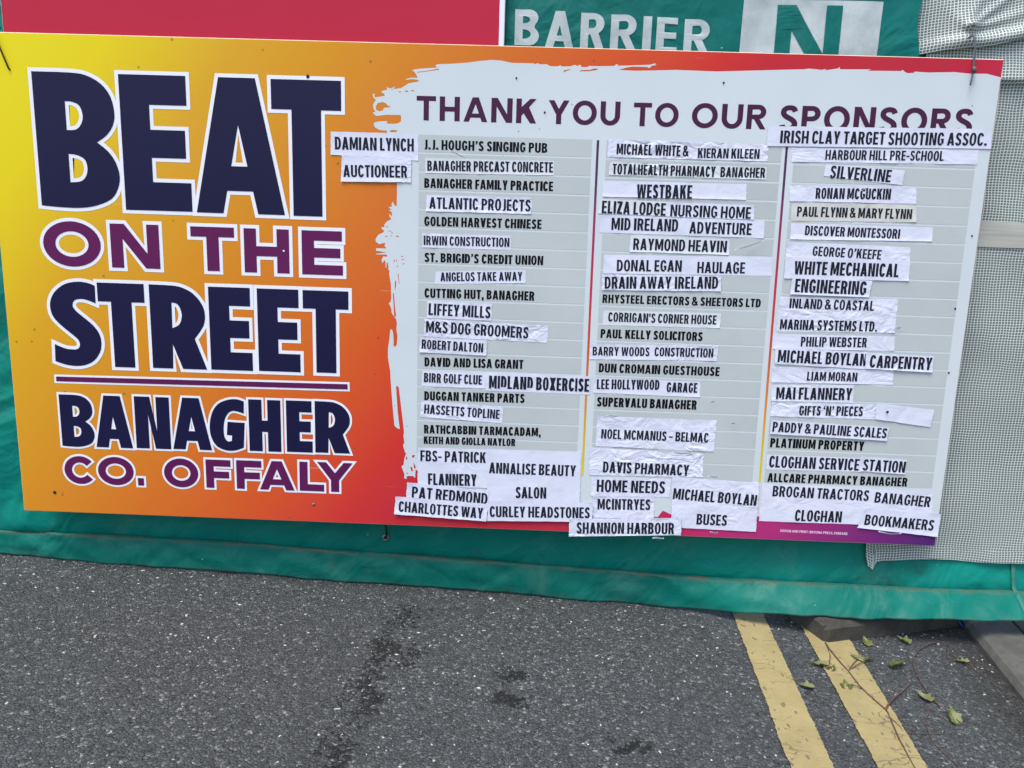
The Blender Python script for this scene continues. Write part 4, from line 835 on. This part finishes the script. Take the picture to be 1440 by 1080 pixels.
bn = empty('barrier_banner', (1.75, .03, 1.40)); tag(bn, 'green printed plastic banner with white lettering above the sponsor board', 'banner')
def ban(x, z):
    y = .036 + .006*fold(x+.6*z, z-.5*x, 51.3, 4.5, 4.5) + .004*fold(x-.9*z, z+.7*x, 53.1, 9, 7) + .0012*fold(x, z, 55.7, 30, 24)
    return y
def f_ban(x, z):
    r = 2.252 + .006*math.sin((z-1.40)*38) - .010*max(0, (z-1.54))*6
    xx = x if x < 2.0 else 2.0 + (x-2.0)*(r-2.0)/.252
    return (xx, ban(xx, z), z)
v, f = grid(frange(1.255, 2.252, 140), frange(1.38, 1.95, 80), f_ban)
link('sheet', inv(bn, v), f, M_bpvc, bn, True)
def on_banner(lift): return lambda x, z, k=0: Vector((x, ban(x, z)-lift-k, z)) - bn.location
BARL = [('B',1286.5,58.4),('A',1360.5,67.8),('R',1444.8,58.2),('R',1516.9,63.3),('I',1594.2,20.5),('E',1626.8,51.2),('R',1693.6,63.1)]
mb = MB()
for ch, xl, w in BARL:
    zb = 1443.2 - (xl-1287.6)*.0273; cap = 81.5; sv = .235
    for outer, holes in glyph(ch, w/cap, sv, .185, 2.05):
        fn = lambda q: ((xl+q[0]*cap)/1000, (zb+q[1]*cap)/1000)
        piece_mesh(mb, [fn(q) for q in outer], [[fn(q) for q in h] for h in holes], on_banner(.0012), .006)
mb.build('lettering', M_bprint, bn)
def fine_quad(name, quad, mat, parent, lift, nx=40, nz=20):
    (a, b, c, d) = [Vector((q[0]/1000, q[1]/1000)) for q in quad]; v = []
    for j in range(nz+1):
        for i in range(nx+1):
            s, t = i/nx, j/nz; p = (d*(1-s)+c*s)*(1-t) + (a*(1-s)+b*s)*t
            v.append(on_banner(lift)(p.x, p.y))
    f = [(j*(nx+1)+i, j*(nx+1)+i+1, (j+1)*(nx+1)+i+1, (j+1)*(nx+1)+i) for j in range(nz) for i in range(nx)]
    return link(name, v, f, mat, parent, True)
emb = fine_quad('emblem_square', [(1830.8,1562.5),(2158.7,1562.5),(2154.5,1385),(1828.5,1385)], M_bprint, bn, .0010)
mb = MB()
for outer, holes in glyph('N', .152/.165, .225, .2, 2):
    fn = lambda q: (1.9118+q[0]*.165, 1.386+q[1]*.165)
    piece_mesh(mb, [fn(q) for q in outer], [], on_banner(.0022), .008)
mb.build('emblem_letter', M_bpvc, emb)

# ---------------------------------------------------------------- the sponsor board
BW, BZ, BT = 2.440, .220, 1.434
board = empty('sponsor_board', (0, 0, 0))
tag(board, 'wide printed sponsor board fading from yellow to crimson, covered with taped paper name strips', 'sign board')
panel('panel', 0, BZ, BW, BT, 0, .005, [M_grad, M_edge], board, .0016)
def flat(lift): return lambda x, z, k=0: Vector((x, -lift-k, z))
mb = MB()
piece_mesh(mb, [(min(a, 2438.2)/1000, b/1000) for a, b in FIELD], [[(a/1000, b/1000) for a, b in h] for h in ISLANDS], flat(.0003))
mb.build('white_field', M_field, board)
# grey name columns with thin white rules
for x0, x1, tilt in ((1062.5, 1483, .001), (1518.5, 1941, .004), (1972, 2407, .004)):
    mb = MB(); ztop = 1227; pitch = 44.75
    for k in range(19):
        zt = (1182.5 - pitch*(k-1)) - 2.2; zb = 1182.5 - pitch*k + 2.2
        if x0 < 1500 and k > 17: continue
        if x0 > 1900 and k < 0: continue
        dx = tilt*(1227-zt)
        mb.add([(a/1000, -.0006, b/1000) for a, b in ((x0+dx, zb), (x1+dx, zb), (x1+dx, zt), (x0+dx, zt))], [(0,1,2,3)])
    mb.build('name_column', M_cell, board)
for (xt, xb) in ((1497.3, 1500.3), (1952.5, 1963.7)):
    mb = MB(); mb.add([((xb-2.9)/1000, -.0006, .3765), ((xb+2.9)/1000, -.0006, .3765), ((xt+2.9)/1000, -.0006, 1.2245), ((xt-2.9)/1000, -.0006, 1.2245)], [(0,1,2,3)])
    mb.build('divider', M_div, board)
# the big title on the left
TST = {'BEAT': (.225,.215,2.35,9.0,M_navy), 'ON THE': (.285,.225,2.0,8.6,M_plum), 'STREET': (.245,.22,2.4,8.6,M_navy), 'BANAGHER': (.25,.22,2.4,5.6,M_navy), 'CO. OFFALY': (.27,.235,2.0,5.6,M_plum)}
for word, letters in TITLES:
  if 1:
    sv, sh, p, grow, mat = TST[word]
    k = 0; groups = [list(letters)] if ' ' not in word else [letters[:len(word.split()[0])], letters[len(word.split()[0]):]]
  for letters in groups:
    fill, rim = MB(), MB()
    for ch, xl, w, zb, cap in letters:
        s_ = sv
        if word == 'CO. OFFALY' and ch == '.': w = 16.0
        for outer, holes in (heavy(ch, w/cap) if mat is M_navy and ch in 'SGBR' else glyph(ch, w/cap, s_, sh, p)):
            fn = lambda q: ((xl+q[0]*cap)/1000, (zb+q[1]*cap)/1000)
            o = [fn(q) for q in outer]; hs = [[fn(q) for q in h] for h in holes]
            if area(o) < 0: o.reverse()
            for h in hs:
                if area(h) > 0: h.reverse()
            piece_mesh(fill, o, hs, lambda a, b: Vector((a, -.0010-k*.00002, b)))
            hg = []
            for h in hs:
                g = offset_poly(h, grow/1000)
                if area(g) < 0 and abs(area(g)) > 2e-5 and abs(area(g)) < abs(area(h)): hg.append(g)
            piece_mesh(rim, offset_poly(o, grow/1000), hg, lambda a, b: Vector((a, -.0004-k*.00002, b)))
            k += 1
    w_ = fill.build('title_lettering', mat, board)
    rim.build('white_outline', M_outline, w_)
mb = MB(); mb.add([(a/1000, -.0010, b/1000) for a, b in (RULE[3], RULE[2], RULE[1], RULE[0])], [(0,1,2,3)])
rl = mb.build('title_rule', M_plum, board)
mb = MB(); g = offset_poly([(a/1000, b/1000) for a, b in (RULE[3], RULE[2], RULE[1], RULE[0])], .0052); mb.add([(a, -.0004, b) for a, b in g], [(0,1,2,3)]); mb.build('white_outline', M_outline, rl)
for h in HEAD:
    mb = MB(); set_line(mb, h, 'geo', .228, .198, 2.02, flat(.0006)); mb.build('heading_lettering', M_headplum, board)
mb = MB(); set_line(mb, IMPRINT, 'geo', .21, .2, 2.02, flat(.0006)); mb.build('imprint_lettering', M_impr, board)
for it in PRINT:
    mb = MB(); set_line(mb, it, 'cond', .228, .182, 2.3, flat(.0010)); mb.build('printed_name', M_ink, board)

# paper strips taped on: each a creased sheet with its own lettering
LAYER = []
for i, (t_, q_, l_) in enumerate(STRIPS):
    bb = lambda q: (min(p[0] for p in q)+1.5, max(p[0] for p in q)-1.5, min(p[1] for p in q)+1.5, max(p[1] for p in q)-1.5)
    a = bb(q_); n_ = 0
    for j in range(i):
        c = bb(STRIPS[j][1])
        if a[0] < c[1] and c[0] < a[1] and a[2] < c[3] and c[2] < a[3]: n_ = max(n_, LAYER[j]+1)
    LAYER.append(n_)
def strip(idx, tone, quad, lines):
    r = random.Random(100+idx)
    tl, tr, br, bl = [Vector((q[0]/1000, q[1]/1000)) for q in quad]
    W_, H_ = (tr-tl).length, (tl-bl).length
    base = .0010 + .0014*LAYER[idx]
    sd = r.uniform(0, 50); amp = (r.uniform(.0011, .0022) if tone != 1 else .0007)*(1.2 if H_ > .06 else 1)
    ck = [(r.uniform(0, 1), r.uniform(-1.1, 1.1), r.uniform(.0004, .0010)*r.choice((-1, 1))) for _ in range(int(2+W_*7))]
    crn = [r.choice((0, 0, 0, .0015)) for _ in range(4)]
    bot = r.choice((0, .0003, .0005, .0014)); top = r.uniform(0, .0005)
    ex = (br-bl); ez = (tl-bl)
    det = ex.x*ez.y - ex.y*ez.x
    def st(x, z):
        d = Vector((x, z)) - bl
        return ((d.x*ez.y-d.y*ez.x)/det, (ex.x*d.y-ex.y*d.x)/det)
    def height(x, z):
        s, t = st(x, z)
        h = amp*(noise.noise(Vector((x*15+z*9+sd, z*22-x*5, sd))) + .35*noise.noise(Vector((x*40, z*34+sd, sd))))
        for c0, sl, a in ck:                        # creases crossing the strip
            d = (s-c0)*W_ - sl*(t-.5)*H_
            h += a*math.exp(-(d/.006)**2)
        e = .05 if H_ < .06 else .03
        h += bot*max(0, 1-t/.22)**1.5 + top*max(0, 1-(1-t)/.2)
        for (cs, ct), c in zip(((0,0),(1,0),(1,1),(0,1)), crn):
            h += c*max(0, 1-(abs(s-cs)*W_+abs(t-ct)*H_)/.02)
        return base + max(min(h*.7, .0013), -.0001) + .00012*math.tanh(h*900)
    nx, nz = max(8, int(W_/.005)), max(6, int(H_/.004)); v = []
    for j in range(nz+1):
        for i in range(nx+1):
            s, t = i/nx, j/nz; p = (bl*(1-s)+br*s)*(1-t)+(tl*(1-s)+tr*s)*t
            if i in (0, nx): p.x += r.uniform(-.0008, .0008)
            if j in (0, nz): p.y += .0006*noise.noise(Vector((p.x*40, sd, j)))
            v.append((p.x, -height(p.x, p.y), p.y))
    f = [(j*(nx+1)+i, j*(nx+1)+i+1, (j+1)*(nx+1)+i+1, (j+1)*(nx+1)+i) for j in range(nz) for i in range(nx)]
    o = link('paper_strip', v, f, M_paper[tone], board, True)
    if lines:
      for it in lines:
        mb = MB(); set_line(mb, it, 'cond', .186, .150, 2.3, lambda x, z, k=0: Vector((x, -height(x, z)-.0005-k, z)), .0045)
        mb.build('strip_lettering', M_toner, o)
    return o
for i, (tone, quad, lines) in enumerate(STRIPS):
    o = strip(i, tone, quad, lines)
    if tone == 2: o['label'] = 'yellowed paper strip with dirty left end'
# screws and small nail holes, torn paper bits
rr = random.Random(6)
for i, (a, b) in enumerate(HOLEPTS):
    mb = MB(); r = .0042 if i in (0, 1, 2, 10) else .0026; n = 10
    vs = [(a/1000+math.cos(2*math.pi*j/n)*r*rr.uniform(.7, 1.2), -.0013 if i < 10 else -.0075, b/1000+math.sin(2*math.pi*j/n)*r*rr.uniform(.7, 1.3)) for j in range(n)]
    vs2 = [(x, y-.0008, z) for x, y, z in vs]; c = (a/1000, -.0030 if i < 10 else -.009, b/1000)
    mb.add(vs+[c], [(j, (j+1) % n, n) for j in range(n)]); mb.build('nail_head', M_metal if i in (2,) else M_outline if i == 9 else M_hole, board)
for a, b, w, h, tw in SCRAPS:
    mb = MB(); n = 7; vs = []
    for j in range(n):
        t = j/(n-1); x = a/1000+(t-.5)*w; z = b/1000+tw*(t-.5)*w+h*.3*math.sin(t*5+a)
        hh = h*(.3+.7*math.sin(math.pi*min(.95, t+.05)))
        vs += [(x, -.006-.003*math.sin(t*3), z-hh/2), (x, -.0055-.006*math.sin(t*3.1), z+hh/2)]
    mb.add(vs, [(2*j, 2*j+2, 2*j+3, 2*j+1) for j in range(n-1)]); mb.build('paper_scrap', M_paper[0], board)

# ---------------------------------------------------------------- cable ties that hold the board
def tie(label, pts, r, mat, head=None, tail=None):
    o = empty('cable_tie', pts[0]); tag(o, label, 'cable tie', 'ties holding the sponsor board')
    mb = MB(); mb.tube(inv(o, smooth_path(pts, 4)), r, 8); mb.build('strap', mat, o, True)
    if head:
        mb = MB(); c = Vector(head) - o.location; mb.tube([c+Vector((0,.002,-.006)), c+Vector((0,-.002,-.0045)), c+Vector((0,-.003,.0045)), c+Vector((0,.002,.006))], .005, 8, rs=[.003,.0052,.0052,.003]); mb.build('head', mat, o, True)
    if tail:
        mb = MB(); mb.tube(inv(o, smooth_path(tail, 4)), r*.8, 6); mb.build('tail', mat, o, True)
    return o
tie('grey wire tie at the top right corner of the sponsor board', [(2.3660,.028,1.487),(2.3652,.004,1.484),(2.3665,-.004,1.455),(2.3675,-.006,1.425),(2.3680,-.006,1.405)], .0022, M_wire, (2.3682,-.0075,1.4065),
    [(2.3682,-.006,1.405),(2.366,-.010,1.395),(2.3630,-.012,1.372)])
tie('thin black tie slanting over the top left corner of the sponsor board', [(.030,.03,1.45),(.036,-.004,1.432),(.0447,-.006,1.406),(.054,-.005,1.378),(.0632,-.003,1.3505),(.0645,.0,1.349)], .0019, M_black)
tie('short black tie under the board, through the metal eyelet in the tarpaulin', [(.9775,.006,.235),(.9772,.012,.215),(.9755,.040,.195),(.9725,.062,.172),(.9690,ey.y-.006,.156),(.9660,ey.y-.004,.150),(.9655,ey.y+.006,.148)], .0027, M_black)

# ---------------------------------------------------------------- fence foot block, blue cord
def foot_block():
    o = empty('fence_foot_block', (2.1501, -.0736, gz(2.15))); tag(o, 'dark rubber fence foot block poking out under the tarpaulin across a yellow line', 'fence foot')
    ax = Vector((2.5784-2.1501, .0842+.0736, 0)); ax.normalize(); ay = Vector((-ax.y, ax.x, 0)); Lb, Db, Hb = .66, .215, .052
    zs = lambda p: gz(p.x)
    # body: chamfered slab with a round socket well near its left end
    bm = bmesh.new()
    cs = .016; prof = [(0,0),(0,Hb-.012),(.012,Hb),(Db-.012,Hb),(Db,Hb-.012),(Db,0)]
    stations = [(0,.010),(.012,.0)] + [(Lb*i/14, 0) for i in range(1, 14)] + [(Lb-.012,.0),(Lb,.010)]
    vv = []
    for s, c in stations:
        row = []
        for (d, z) in prof:
            dd = min(max(d, c), Db-c); zz = z - (c*.8 if z > 0 else 0)
            p = Vector((2.1501, -.0736, 0)) + ax*s + ay*dd
            row.append(bm.verts.new(Vector((p.x, p.y, gz(p.x)+zz+.001)) - o.location))
        vv.append(row)
    for a, b in zip(vv, vv[1:]):
        for j in range(len(prof)-1): bm.faces.new((a[j], b[j], b[j+1], a[j+1]))
        bm.faces.new((a[-1], b[-1], b[0], a[0]))
    bm.faces.new(vv[0]); bm.faces.new(vv[-1][::-1])
    bmesh.ops.recalc_face_normals(bm, faces=bm.faces)
    me = bpy.data.meshes.new('body'); bm.to_mesh(me); bm.free(); me.materials.append(M_rubber)
    b = bpy.data.objects.new('body', me); COL.objects.link(b); b.parent = o
    # raised socket rings for the fence posts
    for s in (.075, .58):
        mb = MB(); c = Vector((2.1501, -.0736, 0)) + ax*s + ay*.062; N = 24
        zt = gz(c.x)+Hb-.002
        rings = [(.040, zt), (.037, zt+.006), (.030, zt+.006), (.027, zt-.0), (.026, zt+.0005)]
        vs = [Vector((c.x+math.cos(2*math.pi*j/N)*r, c.y+math.sin(2*math.pi*j/N)*r, z)) for r, z in rings for j in range(N)]
        fs = [(k*N+j, k*N+(j+1) % N, (k+1)*N+(j+1) % N, (k+1)*N+j) for k in range(len(rings)-1) for j in range(N)]
        mb.add(inv(o, vs), fs); sk = mb.build('socket', M_rubber, o, True)
        mb = MB(); vs = [Vector((c.x+math.cos(2*math.pi*j/N)*.0265, c.y+math.sin(2*math.pi*j/N)*.0265, zt+.001)) for j in range(N)]
        mb.add(inv(o, vs), [tuple(range(N))]); mb.build('socket_hole', M_hole, sk)
foot_block()
mb = MB()
for k in range(3):
    a = Vector((2.560+k*.009, .12-k*.004, gz(2.58)+.052)); mb.tube(smooth_path([a, a+Vector((.004,-.018,-.014)), a+Vector((.010+.004*k,-.030,-.034)), a+Vector((.016+.006*k,-.040,-.047))], 4), .0030, 7)
tag(mb.build('blue_cord', M_blue, None, True), 'frayed end of blue cord under the tarpaulin beside the foot block', 'cord')

# ---------------------------------------------------------------- ivy
def leaf_shape(size, fold_, curl, yaw, tilt, seed, centre):
    size *= .88
    # five-lobed ivy leaf, folded along its midrib, dried and curling
    r = random.Random(seed)
    half = [(0,-.42),(.16,-.50),(.44,-.34),(.38,-.16),(.56,.06),(.30,.16),(.22,.34),(0,.72)]
    L = [(x*r.uniform(.85, 1.15), y+r.uniform(-.05, .05)) for x, y in half]; Rr = [(-x*r.uniform(.8, 1.1), y+r.uniform(-.05, .05)) for x, y in half]
    v, f = [], []
    mid = [(0, y) for y in frange(-.42, .72, 7)]
    def place(x, y):
        a = abs(x); z = a*math.sin(fold_)*1.0 + curl*(y-.1)**2*1.3 + .05*noise.noise(Vector((x*3, y*3, seed)))
        X = math.copysign(a*math.cos(fold_), x) if x else 0
        p = Vector((X*size, y*size, z*size))
        p = Matrix.Rotation(tilt, 3, 'X') @ p; return Matrix.Rotation(yaw, 3, 'Z') @ p
    for side, sgn in ((L, 1), (Rr, -1)):
        k = len(v); m = len(side); pts = []
        for i in range(8):
            for t in (0, .5, 1): pts.append(place(side[i][0]*t, mid[i][1]*(1-t)+side[i][1]*t))
        v += pts
        for i in range(7):
            for j in range(2):
                q = (k+3*i+j, k+3*i+j+1, k+3*(i+1)+j+1, k+3*(i+1)+j); f.append(q if sgn > 0 else q[::-1])
    lo = min(p.z for p in v)
    return [centre + Vector((p.x, p.y, p.z-lo+.0015)) for p in v], f
def petiole(mb, a, b): mb.tube(smooth_path([a, (Vector(a)+Vector(b))/2+Vector((.002,.001,.006)), b], 4), .0011, 6)
LP = {k: gp(*v) for k, v in LEAF.items()}
def add_leaf(k, size, fo, cu, yaw, tilt, seed, parent=None, label=None):
    v, f = leaf_shape(size, fo, cu, math.radians(yaw), math.radians(tilt), seed, LP[k])
    base = LP[k] if parent is None else parent.location
    o = link('ivy_leaf' if parent is None else 'leaf', [Vector(p)-base for p in v], f, M_leaf, parent, True)
    if parent is None:
        o.location = LP[k]; tag(o, label, 'leaf', 'loose ivy leaves on the road')
    return o
def vine(label, runs, leaves):
    first = [gp(*p) for p in STEM[runs[0][0]]]
    o = empty('ivy_sprig', first[0]); tag(o, label, 'ivy sprig', 'dried ivy sprigs on the road')
    for i, (nm, r0, r1, lift) in enumerate(runs):
        pts = smooth_path([gp(x, y, lift*(.35+.65*math.sin(1.3*j+i)**2)+r0) for j, (x, y) in enumerate(STEM[nm])], 5)
        rj = random.Random(i+5); pts = [p+Vector((rj.uniform(-.0007,.0007), rj.uniform(-.0007,.0007), 0)) for p in pts]
        mb = MB(); mb.tube(inv(o, pts), r0, 7, rs=[r0+(r1-r0)*j/(len(pts)-1) for j in range(len(pts))]); mb.build('stem', M_stem, o, True)
    for k, size, fo, cu, yaw, tilt, seed, (nm, idx) in leaves:
        lf = add_leaf(k, size, fo, cu, yaw, tilt, seed, o)
        mb = MB(); petiole(mb, gp(*STEM[nm][idx], .003)-o.location, LP[k]+Vector((0,0,.004))-o.location); mb.build('petiole', M_stem, lf, True)
    return o
vine('longest dried ivy sprig, forked stem and curled leaves lying over a yellow line', [('main',.0023,.0013,.004),('fork',.0024,.0010,.006),('pet',.0013,.0009,.006),('thin',.0010,.0007,.002),('low',.0016,.0007,.003)],
     [('a',.040,.9,.25,80,8,1,('pet',3)),('l',.030,.7,.3,-40,10,2,('pet',3)),('b',.036,.5,.2,50,14,3,('main',2)),('c',.028,1.1,.3,-80,10,4,('main',2)),('f',.036,.5,.25,-10,10,5,('main',3))])
vine('dark looping ivy sprig ending in an upright green leaf', [('arc',.0017,.0012,.006)], [('h',.042,.45,.2,10,38,6,('arc',6))])
vine('short straight ivy sprig with one small leaf nearest the kerb', [('sprig',.0012,.0008,.003)], [('i',.034,.8,.3,75,8,7,('sprig',2))])
vine('bare hair-thin ivy strand curving toward the photo bottom edge', [('strand',.0012,.0008,.002)], [])
for k, size, fo, cu, yaw, tilt, seed, lab in (
    ('d', .052, 1.0, .35, -62, 6, 11, 'largest loose ivy leaf, folded lengthwise, between yellow line and looping sprig'),
    ('e', .036, .7, .3, 70, 8, 12, 'small green ivy leaf lying between the two yellow lines'),
    ('g', .040, .6, .4, 30, 12, 13, 'crumpled ivy leaf touching the middle of the dark looping sprig'),
    ('j', .036, .4, .2, 0, 16, 14, 'pale ivy leaf against the foot block, just right of the yellow line'),
    ('k', .038, .9, .3, 35, 14, 15, 'dull ivy leaf under the middle of the foot block front')):
    add_leaf(k, size, fo, cu, yaw, tilt, seed, None, lab)
